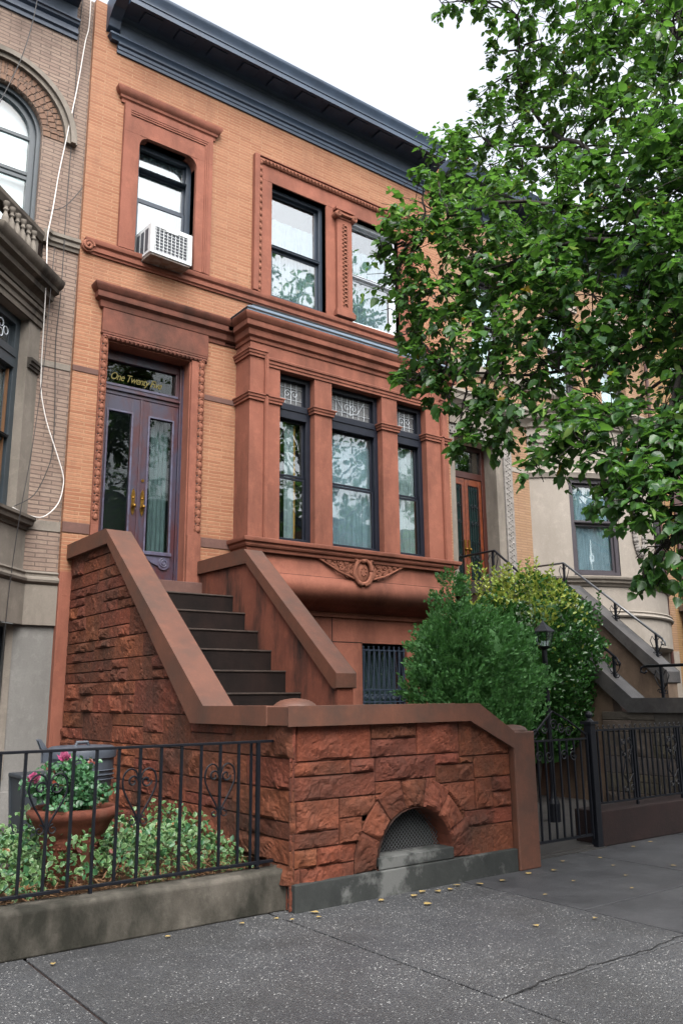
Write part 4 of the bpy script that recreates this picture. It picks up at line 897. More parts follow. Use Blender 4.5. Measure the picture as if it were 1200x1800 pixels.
b = MB(); b.wall(-3.7, 3.70, 0, 2.575, LY+.0, ((1.6, 3.04, 1.0, 2.55),), .2); b.box(3.06, 3.65, LY-.06, LY+.02, 0, .50); b.prism([(3.06, .50), (3.65, .50), (3.65, .62), (3.06, .62)], LY-.035, LY+.02, 'y')
b.build('basement_wall', 'grey_render', L, bevel=.01)
b = MB(); b.box(3.04, 3.13, LY-.02, LY+.02, .62, 2.57); b.build('basement_jamb', 'limestone', L, bevel=.004)
sash_window(L, 1.6, 3.04, 1.0, 2.55, LY+.12, [(1.06, 1.8), (1.83, 2.48)], fw=.08, mat='frame_black', curtain=None)
# the bay, built wall by wall in its own plane
def plane(p, q):
    d = Vector((q[0]-p[0], q[1]-p[1], 0)).normalized(); n = Vector((-d.y, d.x, 0))
    return (lambda x, y, z: (p[0]+d.x*x+n.x*y, p[1]+d.y*x+n.y*y, z)), math.hypot(q[0]-p[0], q[1]-p[1])
bay_parts = []
for i, (p, q) in enumerate(((BP[0], BP[1]), (BP[1], BP[2]), (BP[2], BP[3]))):
    f, ln = plane(p, q)
    h = (.30, ln-.30, 4.0, 6.72) if i != 1 else (.35, ln-.35, 4.0, 6.72)
    b = MB(f); b.wall(0, ln, 3.25, 7.42, 0, (h,), .18)
    b.box(0, .29, -.03, .02, 4.0, 6.05) if i == 2 else None
    bb = b.build('bay', 'limestone', L)
    sash_window(L, h[0], h[1], h[2], h[3], .13, [(4.06, 5.0), (5.03, 5.98), (6.24, 6.62)], xf=f, fw=.11, mat='frame_grey', sash=.045, half=5.9, curtain='curtain_dim', top_glass='window_glass')
    if i == 2:
        t = MB(f)
        for cx, cz in ((.62, 6.50), (.74, 6.50), (.62, 6.36), (.74, 6.36), (.50, 6.43), (.86, 6.43)): t.tube([(cx+.055*math.cos(a*.5236), .15, cz+.055*math.sin(a*.5236)) for a in range(13)], .008, 5)
        t.build('leaded_rings', 'sash_white', L)
        t = MB(f); t.box(h[0]+.13, h[1]-.13, .165, .20, 5.0, 5.03); t.box(h[1]-.165, h[1]-.145, .16, .20, 4.1, 5.95); t.build('inner_sash', 'sash_wood', L)
b = MB()
for cz, cc in ((6.17, .0),): b.sweep([(BP[3][0]-.205, BP[3][1]-.205), (BP[3][0]-.0, BP[3][1]-.0)], [(0, 6.03), (.03, 6.035), (.03, 6.07), (.05, 6.08), (.05, 6.12), (.07, 6.13), (.07, 6.17), (0, 6.18)])
P3 = [(-1.0, LY), (.05, LY-1.05), (2.15, LY-1.05), (3.20, LY)]
b.sweep(P3, [(0, 6.72), (.03, 6.72), (.03, 6.80), (.05, 6.81), (.05, 6.88), (.085, 6.90), (.09, 6.95), (0, 6.96)])
b.sweep(P3, [(0, 3.82), (.03, 3.82), (.04, 3.86), (.10, 3.88), (.11, 3.93), (.14, 3.95), (.14, 3.99), (0, 4.01)])
b.build('bay_moulding', 'dark_limestone', L, auto=30)
b = MB(); b.sweep(P3, [(0, 7.02), (.05, 7.02), (.06, 7.08), (.16, 7.13), (.17, 7.20), (.24, 7.23), (.25, 7.28), (.30, 7.32), (.32, 7.37), (.32, 7.41), (.02, 7.45), (-.3, 7.45)]); b.build('bay_cornice', 'dark_limestone', L, auto=30)
BL = thing('balustrade', (3.2, LY, 7.42), 'weathered stone balcony balustrade on top of the angled bay at the far left', 'balustrade')
def tobay(s): return (3.20-.7071*s, LY-.7071*s)
b = MB(); b.sweep([(-.9, LY-.0), (.12, LY-.98), (2.08, LY-.98), (3.10, LY)], [(-.11, 8.02), (.05, 8.02), (.07, 8.06), (.09, 8.10), (.09, 8.16), (.05, 8.20), (-.13, 8.20), (-.15, 8.10)], closed=True); b.build('handrail', 'dark_limestone', BL)
b = MB(); b.sweep([(-.9, LY-.0), (.12, LY-.98), (2.08, LY-.98), (3.10, LY)], [(-.12, 7.42), (.05, 7.42), (.05, 7.56), (-.12, 7.56)], closed=True); b.build('base_rail', 'dark_limestone', BL)
b = MB(); f, ln = plane(BP[2], BP[3])
for xa_, xb_ in ((ln-.42, ln-.14), (0, .2)): b2 = MB(f); b2.box(xa_, xb_, .05, .2, 7.56, 8.02); b2.build('pier', 'limestone', BL, bevel=.008)
bp = [(.045, 7.56), (.045, 7.60), (.03, 7.61), (.05, 7.66), (.058, 7.72)] and [(r_, 8.02-(8.02-z_)*1.43) for r_, z_ in [(.035, 7.70), (.045, 7.72), (.03, 7.735), (.05, 7.78), (.055, 7.82), (.045, 7.87), (.025, 7.91), (.022, 7.93), (.035, 7.935), (.035, 7.95), (.022, 7.955), (.03, 7.98), (.045, 7.99), (.045, 8.02)]]
for i in range(6):
    s = .50+i*.145; cx, cy = tobay(s); q = MB(); q.lathe((cx+.09, cy+.09, 0), bp, 12); q.build('baluster', 'limestone', BL, smooth=True)
for i in range(12):
    q = MB(); q.lathe((.3+i*.145, LY-.90, 0), bp, 10); q.build('baluster', 'limestone', BL, smooth=True)

# cables down the left house
def cable(pts, r, mat, label, group=None):
    P = [Vector(p) for p in pts]; out = []
    for i in range(len(P)-1):
        p0, p1, p2, p3 = P[max(i-1, 0)], P[i], P[i+1], P[min(i+2, len(P)-1)]
        for t in (0, .25, .5, .75):
            out.append(.5*((2*p1)+(-p0+p2)*t+(2*p0-5*p1+4*p2-p3)*t*t+(-p0+3*p1-3*p2+p3)*t**3))
    out.append(P[-1]); b = MB(); b.tube(out, r, 6); tag(b.build('cable', mat, None, loc=pts[-1], smooth=True), label, 'cable', group)
cable([(3.57, 11.2, 12.6), (3.57, 11.2, 11.9), (3.526, 11.2, 11.57), (3.457, 11.2, 10.77), (3.349, 11.2, 9.83), (3.277, 11.2, 9.23), (3.244, 11.2, 8.84), (3.187, 11.1, 8.45), (3.12, 11.0, 8.0), (3.11, 10.9, 7.5), (3.15, 11.0, 7.1), (3.2, 11.14, 6.45), (3.225, 11.2, 6.09), (3.247, 11.2, 5.76), (3.344, 11.2, 5.365), (3.494, 11.2, 4.98), (3.608, 11.2, 4.68), (3.634, 11.2, 4.517), (3.595, 11.2, 4.27), (3.49, 11.2, 4.10), (3.344, 11.18, 4.0), (3.12, 11.1, 4.01), (2.93, 10.99, 4.05)], .008, 'white_cable', 'slack white cable hanging in a loop down the mauve brick beside the angled bay')
cable([(3.458, 11.24, 12.4), (3.433, 11.24, 11.47), (3.44, 11.24, 10.76), (3.438, 11.24, 10.07), (3.43, 11.24, 9.1), (3.417, 11.2, 8.35), (3.42, 11.2, 7.27), (3.408, 11.24, 6.56), (3.454, 11.24, 5.72), (3.455, 11.2, 4.98), (3.392, 11.2, 4.64), (3.248, 11.2, 4.3), (2.95, 11.0, 4.07)], .006, 'black_cable', 'thin dark cable falling straight down the mauve brick, curving to the sill at the bottom')
cable([(2.56, 10.2, 11.5), (2.522, 10.2, 11.0), (2.472, 10.2, 10.51), (2.364, 10.2, 9.92), (2.163, 10.2, 9.21), (2.0, 10.2, 8.7)], .006, 'black_cable', 'thin dark wire slanting across the arched window at the top left')
cable([(3.27, 11.14, 7.95), (3.2, 10.95, 7.1), (3.175, 10.9, 6.22), (3.143, 10.9, 5.56), (3.087, 10.9, 4.76), (3.0, 10.87, 3.98), (2.952, 10.9, 3.16), (2.93, 10.9, 2.5), (2.92, 10.9, 1.2)], .005, 'black_cable', 'thin dark wire running down in front of the limestone bay past its sill')
cable([(3.64, 11.22, 9.1), (3.53, 11.22, 8.9), (3.40, 11.22, 8.70), (3.26, 11.2, 8.58), (3.12, 11.2, 8.52)], .006, 'black_cable', 'short dark wire sagging across the mauve brick above the string course')

# ================================================================ house on the right: buff brick, bowed pale stone bay
RX = 7.39
Q = thing('brick_house', (11.05, LY, 0), 'buff brick house with a bowed pale stone bay and carved doorway behind the shrubs', 'house')
UW = [(11.9, 12.9, 8.3, 10.4), (14.3, 15.3, 8.3, 10.4), (16.2, 17.2, 8.3, 10.4)]
RD = (11.24, 12.40, 3.45, 6.66)
b = MB(); b.wall(11.05, 18.44, 2.6, 12.45, LY, [*UW, (11.18, 12.46, 3.40, 6.72), (13.6, 17.8, 2.7, 7.3)], .18)
b.add([(18.44, LY, 2.6), (18.44, LY+8, 2.6), (18.44, LY+8, 12.45), (18.44, LY, 12.45), (11.05, LY, 12.45), (11.05, LY+8, 12.45)], [(0, 1, 2, 3), (4, 5, 2, 3)])
b.build('wall', 'buff_brick', Q)
for u in UW: sash_window(Q, *u, LY+.12, [(8.38, 9.3), (9.35, 10.3)], fw=.08, mat='frame_mauve')
b = MB()
for u in UW: b.sweep([(u[0]-.12, LY), (u[1]+.12, LY)], [(0, 10.4), (.05, 10.4), (.05, 10.62), (.10, 10.66), (.10, 10.7), (0, 10.72)])
b.sweep([(11.05, LY), (18.44, LY)], [(0, 8.05), (.04, 8.05), (.09, 8.12), (.10, 8.25), (0, 8.29)]); b.box(12.86, 13.45, LY-.012, LY+.02, 6.16, 6.26)
b.sweep([(11.05, LY), (13.45, LY)], [(0, 7.20), (.04, 7.2), (.08, 7.28), (.18, 7.36), (.2, 7.46), (.24, 7.50), (.24, 7.56), (0, 7.6)])
b.build('stone_trim', 'pale_bow_stone', Q, auto=30)
b = MB(); b.sweep([(11.05, LY), (18.44, LY)], [(0, 11.64), (.06, 11.66), (.06, 11.8), (.13, 11.88), (.06, 11.93), (.06, 12.17), (.14, 12.24), (.5, 12.24), (.54, 12.2), (.56, 12.35), (.62, 12.48), (0, 12.55)]); b.build('cornice', 'cornice_dark', Q)
b = MB(); b.wall(11.05, 18.44, 0, 2.6, LY, (), .2); b.build('basement_wall', 'pale_bow_stone', Q)
# doorway
b = MB(); b.box(12.40, 12.60, LY-.02, LY+.35, 3.45, 6.66); b.box(11.06, 11.24, LY-.02, LY+.35, 3.45, 6.66); b.box(11.06, 12.86, LY-.10, LY+.12, 6.86, 7.2); b.build('door_surround', 'limestone', Q, bevel=.006)
b = MB()
b.box(12.60, 12.84, LY-.06, LY+.02, 3.45, 6.84); b.box(11.06, 12.60, LY-.06, LY+.1, 6.66, 6.84)
for i in range(54): b.ball((12.66+.10*(i % 2), LY-.06, 3.6+i*.06), .022, n=6); b.ball((12.71, LY-.06, 3.57+i*.06), .018, n=5)
for i in range(26): b.ball((11.1+i*.058, LY-.065, 6.71+.08*(i % 2)), .022, n=6)
b.build('carved_border', 'pale_carved', Q)
b = MB(); yd2 = LY+.30
b.box(11.24, 11.34, yd2, yd2+.12, 3.45, 6.62); b.box(12.30, 12.40, yd2, yd2+.12, 3.45, 6.62); b.box(11.34, 12.30, yd2, yd2+.1, 5.92, 6.05); b.box(11.34, 12.30, yd2, yd2+.1, 6.52, 6.62); b.build('door_frame', 'wood_dark', Q, bevel=.006)
b = MB(); b.box(11.34, 12.30, yd2+.05, yd2+.06, 6.05, 6.52); b.build('fanlight', 'window_glass', Q); b = MB(); b.box(11.3, 12.36, yd2+.3, yd2+.32, 3.4, 6.6); b.build('hallway', 'room_dark', Q)
for x0, x1 in ((11.345, 11.815), (11.825, 12.295)):
    d = MB(); d.box(x0, x0+.09, yd2+.02, yd2+.07, 3.5, 5.92); d.box(x1-.09, x1, yd2+.02, yd2+.07, 3.5, 5.92); d.box(x0+.09, x1-.09, yd2+.02, yd2+.07, 5.78, 5.92); d.box(x0+.09, x1-.09, yd2+.02, yd2+.07, 3.5, 3.85)
    o = d.build('door', 'wood_door', Q, bevel=.008)
    g_ = MB(); g_.box(x0+.09, x1-.09, yd2+.05, yd2+.056, 3.85, 5.78); g_.build('pane', 'teal_glass', o)
    g_ = MB(); xa, xb = x0+.10, x1-.10
    for i in range(5): xx = xa+(xb-xa)*i/4; g_.tube([(xx, yd2+.01, 3.86), (xx, yd2+.01, 5.77)], .008, 5)
    for z in (4.3, 5.0, 5.35): g_.tube(scroll(((xa+xb)/2-.06, yd2+.005, z), .05, 1.4, 0), .007, 5); g_.tube(scroll(((xa+xb)/2+.06, yd2+.005, z), .05, 1.4, math.pi, sgn=-1), .007, 5)
    g_.tube([(xa, yd2+.01, 5.70), (xb, yd2+.01, 5.70)], .008, 5); g_.tube([(xa, yd2+.01, 4.62), (xb, yd2+.01, 4.62)], .008, 5)
    g_.build('grille', 'iron', o)
    g_ = MB(); hx = (x1-.05) if x0 < 11.5 else (x0+.05); g_.ball((hx, yd2-.03, 4.45), .03); g_.box(hx-.02, hx+.02, yd2+.0, yd2+.02, 4.3, 4.65); g_.build('door_knob', 'brass', o)
# bow
NB = 28
BOW = [(13.42+4.6*i/NB, LY-1.0*math.sin(math.pi*i/NB)**.85) for i in range(NB+1)]
b = MB(); b.sweep(BOW, [(0, 2.56), (.03, 2.58), (.03, 3.16)], caps=False); b.sweep(BOW, [(.0, 3.28), (0, 3.84)], caps=False); b.sweep(BOW, [(0, 6.09), (0, 7.25)], caps=False)
for i0, i1 in ((0, 4), (10, 18), (24, NB)): b.sweep(BOW[i0:i1+1], [(0, 3.95), (0, 6.10)], caps=False)
b.add([(x, y, 2.56) for x, y in BOW]+[(15.7, LY, 2.56)], [(i, i+1, NB+1) for i in range(NB)]); b.add([(x, y, 7.25) for x, y in BOW]+[(15.7, LY, 7.25)], [(i, i+1, NB+1) for i in range(NB)])
bo = b.build('bay', 'pale_bow_stone', Q, auto=30)
b = MB(); b.sweep(BOW, [(0, 3.15), (.03, 3.15), (.03, 3.17), (.08, 3.18), (.10, 3.21), (.08, 3.24), (.05, 3.25), (.05, 3.28), (.07, 3.29), (.06, 3.31), (0, 3.32)]); b.build('belt_course', 'pale_bow_stone', bo, auto=30)
b = MB(); b.sweep(BOW, [(0, 3.80), (.03, 3.80), (.05, 3.84), (.10, 3.87), (.11, 3.91), (.15, 3.94), (.16, 3.98), (.15, 4.0), (0, 4.02)]); b.build('bay_sill', 'limestone', bo, auto=30)
b = MB(); b.sweep(BOW, [(0, 6.10), (.03, 6.1), (.05, 6.16), (.07, 6.2), (0, 6.24)]); b.sweep(BOW, [(0, 6.85), (.04, 6.86), (.05, 6.95), (.09, 7.0), (0, 7.02)]); b.sweep(BOW, [(0, 7.2), (.06, 7.22), (.08, 7.32), (.18, 7.38), (.2, 7.46), (.26, 7.52), (.26, 7.58), (0, 7.62)]); b.build('bay_moulding', 'pale_bow_stone', bo, auto=30)
for ia, ib in ((4, 10), (18, 24)):
    f, ln = plane(BOW[ia], BOW[ib])
    wq = sash_window(Q, 0, ln, 4.03, 6.09, .02, [(4.10, 5.13), (5.16, 5.98)], xf=f, fw=.09, mat='frame_mauve', sash=.05, curtain='curtain_mid')
    b = MB(); P_ = [BOW[k] for k in range(ia, ib+1)]; m_ = len(P_)
    for z in (4.03, 6.09): b.add([(x, y, z) for x, y in P_]+[(P_[-1][0]+.1, P_[-1][1]+.25, z), (P_[0][0]+.1, P_[0][1]+.25, z)], [tuple(range(m_+2))])
    b.build('window_soffit', 'pale_bow_stone', Q)
# oval wreath on the bow
b = MB(); wx, wy, wz = 15.66, LY-1.0-.012, 5.05
for i in range(40):
    a = 2*math.pi*i/40; b.ball((wx+.17*math.cos(a), wy-.02, wz+.52*math.sin(a)), .045+.012*(i % 3), n=6); b.ball((wx+.20*math.cos(a+.07), wy-.01, wz+.58*math.sin(a+.07)), .03, n=6)
b.build('oval_wreath', 'pale_carved', Q)
b = MB(); b.tube([(17.92, LY-.14, 11.6), (17.92, LY-.14, 3.9), (17.96, LY-.1, 3.6), (17.96, LY-.1, .1)], .045, 8); b.build('downpipe', 'pipe_brown', Q)

# stoop of the right house
T = thing('stoop', (11.2, 5.8, 0), 'grey stone stoop with stained inner cheek, dark low wall and two iron handrails', 'stoop')
tints = []; b = MB(); rock(b, tints, ashlar(5.8, 8.2, 0, 1.36, .30, 9, .5, .9), lambda u, v, h: (11.12-h*.5, u, v), res=.06, amp=.035, seed=3)
b.build('side_wall', 'grey_block', T, attr=('tint', tints))
tints = []; b = MB(); rock(b, tints, ashlar(11.15, 13.7, 0, 1.36, .3, 10, .5, .9), lambda u, v, h: (u, 5.78-h*.5, v), res=.06, amp=.035, seed=3); b.build('front_wall', 'grey_block', T, attr=('tint', tints))
def slope(y, ya, za, yb, zb): return za+(y-ya)*(zb-za)/(yb-ya)
b = MB()
b.prism([(5.72, 1.36), (7.70, 1.36), (10.2, 3.46), (11.27, 3.46), (11.27, 3.66), (10.1, 3.66), (7.62, 1.55), (5.72, 1.55)], 11.08, 11.42, 'x'); b.prism([(11.42, 1.36), (13.8, 1.36), (13.8, 1.55), (11.42, 1.55)], 5.72, 6.05, 'y')
b.build('coping', 'dark_coping', T, bevel=.01)
b = MB(); b.prism([(11.27, 3.50), (11.27, 3.68), (10.15, 3.68), (8.22, 1.99), (8.22, 1.80), (8.30, 1.80), (10.1, 3.5)], 13.0, 13.38, 'x'); b.build('coping', 'dark_coping', T, bevel=.01)
b = MB(); b.prism([(8.25, 0), (11.27, 0), (11.27, 3.5), (10.1, 3.5), (8.25, 1.82)], 13.05, 13.33, 'x'); b.prism([(8.0, 0), (11.27, 0), (11.27, 3.45), (10.2, 3.45), (8.0, 1.6)], 11.14, 11.36, 'x'); b.build('cheek', 'tan_stained', T)
b = MB(); y, z = 10.6, 2.9; b.box(11.36, 13.05, 10.6, 11.3, 0, 2.9)
while z > .2: b.box(11.36, 13.05, y-.34, y, 0, z-.27); y -= .34; z -= .27
b.build('step', 'step_stone', T)
def railing(pts, posts, label, scr=True, steel=False):
    base = posts[0]; t = thing('handrail', (base[0], base[1], base[3]), label, 'handrail', 'iron handrails on the stoop to the right')
    b = MB(); b.tube(pts, .022, 8); e = Vector(pts[-1]); d = (Vector(pts[-1])-Vector(pts[-2])).normalized(); R_ = .05
    b.tube([e+d*.0, e+d*.05+Vector((0, 0, -.02)), e+d*.06+Vector((0, 0, -.08)), e+d*.0+Vector((0, 0, -.10)), e-d*.04+Vector((0, 0, -.07))], .016, 6)
    b.build('rail', 'rail_steel' if steel else 'iron', t, smooth=True)
    for x, y, z1, z0 in posts:
        b = MB(); b.box(x-.018, x+.018, y-.018, y+.018, z0, z1); b.build('baluster', 'iron', t)
        if scr:
            b = MB()
            for s in (-1, 1):
                b.tube([(x, y+s*.01, z0+.12), (x, y+s*.07, z0+(z1-z0)*.45), (x, y+s*.12, z0+(z1-z0)*.72), (x, y+s*.08, z1-.05), (x, y+s*.03, z1-.12)], .008, 5)
                b.tube(scroll((x, y+s*.05, z0+.10), .04, 1.2, 0, plane='yz', sgn=s), .007, 5)
            b.build('scroll', 'iron', t)
railing([(11.25, 11.25, 4.20), (11.25, 10.36, 4.20), (11.25, 7.95, 2.16)], [(11.25, 8.0, 2.19, 1.80), (11.25, 9.2, 3.22, 2.85), (11.25, 10.4, 4.19, 3.66)], 'black iron handrail on the left side of the grey stoop nearest the shrubs')
railing([(13.25, 11.25, 4.17), (13.25, 10.40, 4.15), (13.25, 9.4, 3.35), (13.25, 8.40, 2.55)], [(13.25, 8.52, 2.66, 2.2), (13.25, 9.3, 3.27, 2.9), (13.25, 10.4, 4.15, 3.66)], 'iron handrail climbing in front of the bowed bay beyond the grey stoop', steel=True)
railing([(11.25, 5.8, 2.02), (11.25, 7.48, 2.02)], [(11.25, 7.2, 2.01, 1.55), (11.25, 6.2, 2.01, 1.55)], 'short level iron handrail with curled end on the dark low wall, right edge')

# house beyond
U = thing('brick_house', (18.44, LY, 0), 'yellow brick house glimpsed beyond the bowed bay at the right edge', 'house')
uw = [(19.3, 20.3, 8.3, 10.4), (22, 23, 8.3, 10.4), (24, 25, 8.3, 10.4), (19.05, 20.2, 3.5, 6.6), (22, 23, 4, 6.6), (24, 25, 4, 6.6)]
b = MB(); b.wall(18.44, 26, 0, 12.45, LY, uw, .2); b.add([(18.44, LY, 12.45), (26, LY, 12.45), (26, LY+8, 12.45), (18.44, LY+8, 12.45), (26, LY, 0), (26, LY+8, 0)], [(0, 1, 2, 3), (1, 4, 5, 2)]); b.build('wall', 'yellow_brick', U)
for i, u in enumerate(uw):
    if i != 3: sash_window(U, *u, LY+.12, [(u[2]+.06, (u[2]+u[3])/2), ((u[2]+u[3])/2+.03, u[3]-.08)], fw=.08, mat='frame_mauve')
b = MB(); b.box(19.05, 20.2, LY+.2, LY+.26, 3.5, 6.6); b.build('door', 'wood_door', U); b = MB(); b.box(18.78, 19.05, LY-.05, LY+.2, 3.5, 6.7); b.box(18.78, 20.4, LY-.06, LY+.1, 6.7, 7.1); b.build('door_surround', 'pipe_brown', U)
b = MB(); b.sweep([(18.44, LY), (26, LY)], [(0, 7.2), (.1, 7.25), (.2, 7.4), (.24, 7.56), (0, 7.6)]); b.sweep([(18.44, LY), (26, LY)], [(0, 8.05), (.1, 8.15), (.1, 8.25), (0, 8.29)]); b.sweep([(18.44, LY), (26, LY)], [(0, 11.64), (.06, 11.8), (.13, 11.9), (.06, 12.17), (.5, 12.24), (.6, 12.48), (0, 12.55)]); b.build('stone_trim', 'pale_bow_stone', U)
V_ = thing('stoop', (18.6, 6, 0), 'tan block stoop wall rising at the right edge beyond the bowed bay', 'stoop')
tints = []; b = MB(); bl = ashlar(6.0, 11.2, 0, 3.6, .3, 31, .35, .7)
tv = lambda y: 1.45 if y < 7.6 else min(3.55, 1.45+(y-7.6)*.87)
rock(b, tints, bl, lambda u, v, h: (18.62-h*.7, u, min(v, tv(u))), res=.08, amp=.04, seed=8, keep=lambda u, v: v < tv(u)+.05); b.build('side_wall', 'tan_block', V_, attr=('tint', tints))
b = MB(); b.prism([(5.95, 1.44), (7.6, 1.44), (10.0, 3.56), (11.25, 3.56), (11.25, 3.70), (9.95, 3.70), (7.55, 1.58), (5.95, 1.58)], 18.56, 18.95, 'x'); b.build('coping', 'tan_stained', V_)
b = MB(); b.prism([(6, 0), (11.25, 0), (11.25, 3.5), (10.0, 3.5), (7.6, 1.4), (6, 1.4)], 18.66, 18.9, 'x'); b.build('cheek', 'tan_stained', V_)

# ================================================================ street tree: trunk beyond the right edge, crown hanging over the pavement
TR = thing('linden_tree', (7.5, 2.75, 0), 'large leafy linden street tree with heart shaped leaves hanging over the right of the view', 'tree')
# centre and radius of each bough's leaf mass
CLUMPS = [(8.6, 4.2, 5.2, 1.0), (9.6, 4.6, 6.0, 1.1), (8.4, 3.0, 6.6, 1.1), (9.8, 3.2, 5.0, 1.0), (9.4, 4.4, 7.6, 1.1), (10.6, 4.4, 6.4, 1.1), (7.6, 1.6, 6.0, 1.2), (9.0, 1.8, 6.0, 1.2), (10.8, 3.4, 7.4, 1.2), (7.6, 3.6, 8.6, 1.1), (8.6, 2.6, 8.4, 1.2),  # unseen boughs, added to shade the right of the scene
          (5.02,3.13,2.57,0.22), (5.07,3.11,2.4,0.16), (4.97,3.12,2.84,0.3), (5.17,3.07,3.1,0.42), (4.92,3.13,2.99,0.26), (5.07,3,2.71,0.32), (4.9,3.2,2.36,0.07), (5.03,3.41,3.28,0.32), (5.03,3.69,3.41,0.28),
          (4.99,3.93,3.4,0.22), (4.99,4.12,3.35,0.14), (5.16,3.91,3.67,0.36), (5.27,3.59,3.65,0.42), (5.31,3.22,3.51,0.46), (5.35,3.1,3.25,0.45), (4.93,3.48,3.02,0.13), (5.05,3.33,2.97,0.18), (5.29,5.34,4.34,0.12),
          (5.46,5.22,4.23,0.22), (5.49,4.96,4.08,0.26), (5.34,5.19,3.92,0.13), (5.3,5.3,3.78,0.09), (5.56,4.97,3.9,0.14), (5.5,5.1,4.37,0.3), (5.3,5.73,4.7,0.28), (5.21,5.84,4.66,0.16), (5.34,5.65,4.51,0.13),
          (5.4,5.58,4.8,0.26), (5.56,4.77,4.28,0.4), (5.53,4.38,4.42,0.5), (5.5,3.97,4.02,0.35), (5.54,5.1,4.84,0.38), (5.41,5.42,5.04,0.38), (5.4,5.81,5.18,0.34), (5.57,4.74,4.83,0.5), (5.64,4.3,4.85,0.55),
          (5.79,3.97,4.5,0.4), (5.34,6.09,5.52,0.28), (5.25,5.97,5.83,0.34), (5.17,5.96,6.13,0.26), (5.29,5.75,6.07,0.42), (5.42,5.65,5.62,0.5), (5.57,5.33,5.41,0.5), (5.32,5.84,6.51,0.34), (5.42,5.6,6.49,0.45),
          (5.44,5.82,6.95,0.2), (5.74,5.74,7.1,0.35), (5.07,6.02,6.17,0.1), (5.59,5.24,5.93,0.6), (5.66,4.88,5.43,0.6), (5.79,4.88,6.08,0.65), (5.84,5.36,6.66,0.6), (5.74,4.4,5.47,0.65), (5.76,4.02,4.99,0.6),
          (5.68,3.54,4.76,0.6), (5.74,3.26,4.47,0.5), (5.94,3.98,5.63,0.65), (5.9,3.53,5.29,0.65), (5.85,3.21,5.02,0.6), (5.89,4.41,6.06,0.6), (6.05,3.78,6.03,0.6), (5.98,3.32,5.75,0.6), (5.7,3.28,4,0.4),
          (6.23,3.98,4.67,0.3), (6.17,3.53,6.44,0.6), (5.96,3.09,6.3,0.6), (6.58,4.47,6.8,0.5), (6.79,6.48,8.25,0.5), (6.91,6.12,7.94,0.6), (6.92,6.2,8.54,0.42), (7.11,5.9,8.45,0.55), (7,5.95,9,0.38),
          (7.13,5.62,8.83,0.55), (7.15,5.42,9.27,0.6), (7.03,5.47,9.64,0.35), (7.09,5.09,8.62,0.6), (7.08,4.89,9.08,0.7), (7.08,4.48,8.41,0.7), (7.1,5.39,8.05,0.6), (7.04,4.88,7.85,0.6), (6.98,4.34,7.63,0.6),
          (7.03,4.34,8.86,0.7), (6.73,3.75,7.97,0.7), (6.67,3.46,7.41,0.6), (6.68,3.77,7.38,0.55), (6.43,3.28,7.77,0.7), (6.83,5.55,7.51,0.55), (6.84,5.05,7.23,0.5), (6.19,6.12,9.87,0.14), (6.39,5.93,9.84,0.2),
          (6.61,5.76,9.79,0.22), (6.8,5.53,9.8,0.25), (6.38,5.78,9.96,0.35), (6.71,5.39,9.96,0.5), (6.85,4.75,9.52,0.7), (6.68,3.82,8.74,0.8), (6.86,5.89,9.49,0.06), (6.91,5.98,9.38,0.06), (6.96,6.35,9.03,0.07),
          (6.67,6.45,8.39,0.18), (6.99,5.67,9.53,0.1), (5.65,2.87,4.57,0.7), (5.97,2.92,5.68,0.8), (5.51,2.91,3.45,0.6), (6.46,3.04,7.08,0.8), (5.16,2.83,2.77,0.4), (5.69,2.47,4.85,0.9), (5.62,2.59,3.58,0.8),
          (6.15,2.33,6.16,1), (5.99,2.27,4.42,1)]
limbs = [[(7.5, 2.75, 0), (7.48, 2.78, 1.2), (7.42, 2.82, 2.6), (7.25, 2.95, 3.6)],
         [(7.25, 2.95, 3.6), (6.7, 3.1, 4.2), (6.2, 3.22, 4.75), (5.86, 3.3, 4.95), (5.7, 3.6, 5.3), (5.6, 4.3, 5.5), (5.5, 5.1, 5.6)],
         [(7.25, 2.95, 3.6), (7.0, 3.3, 4.8), (6.9, 3.9, 6.0), (6.9, 4.6, 7.0), (7.05, 5.3, 8.0), (7.1, 5.7, 8.8), (6.95, 5.6, 9.7)],
         [(6.7, 3.1, 4.2), (6.2, 3.2, 4.2), (5.7, 3.22, 4.05), (5.4, 3.2, 3.6), (5.15, 3.1, 3.0), (5.05, 3.1, 2.6)],
         [(6.2, 3.22, 4.75), (5.9, 3.7, 4.4), (5.7, 4.2, 4.35), (5.55, 4.9, 4.5), (5.4, 5.5, 4.7)],
         [(6.5, 3.9, 6.0), (6.0, 4.3, 6.1), (5.7, 4.8, 6.3), (5.45, 5.4, 6.3), (5.3, 5.9, 6.2)],
         [(6.9, 3.3, 4.8), (6.8, 3.2, 6.0), (6.6, 3.3, 7.2), (6.7, 3.7, 8.2), (6.8, 4.3, 9.2)],
         [(6.5, 3.9, 6.0), (6.6, 4.6, 7.2), (6.8, 5.2, 7.6), (6.8, 6.0, 8.1)],
         [(5.7, 3.22, 4.05), (5.45, 3.5, 3.8), (5.2, 3.8, 3.55)]]
b = MB(); rad_ = [(.17, .13), (.055, .010), (.055, .010), (.035, .008), (.026, .008), (.026, .008), (.05, .012), (.03, .008), (.016, .006)]
LP = []
def smooth(P, k=4):
    P = [Vector(p) for p in P]; out = []
    for i in range(len(P)-1):
        p0, p1, p2, p3 = P[max(i-1, 0)], P[i], P[i+1], P[min(i+2, len(P)-1)]
        for q in range(k): t = q/k; out.append(.5*((2*p1)+(-p0+p2)*t+(2*p0-5*p1+4*p2-p3)*t*t+(-p0+3*p1-3*p2+p3)*t**3)+Vector([random.gauss(0, .012) for _ in range(3)]))
    return out+[P[-1]]
for P, (r0, r1) in zip(limbs, rad_):
    q = smooth(P); b.tube(q, r0, 9, r2=r1)
    if P is not limbs[0]: LP += q
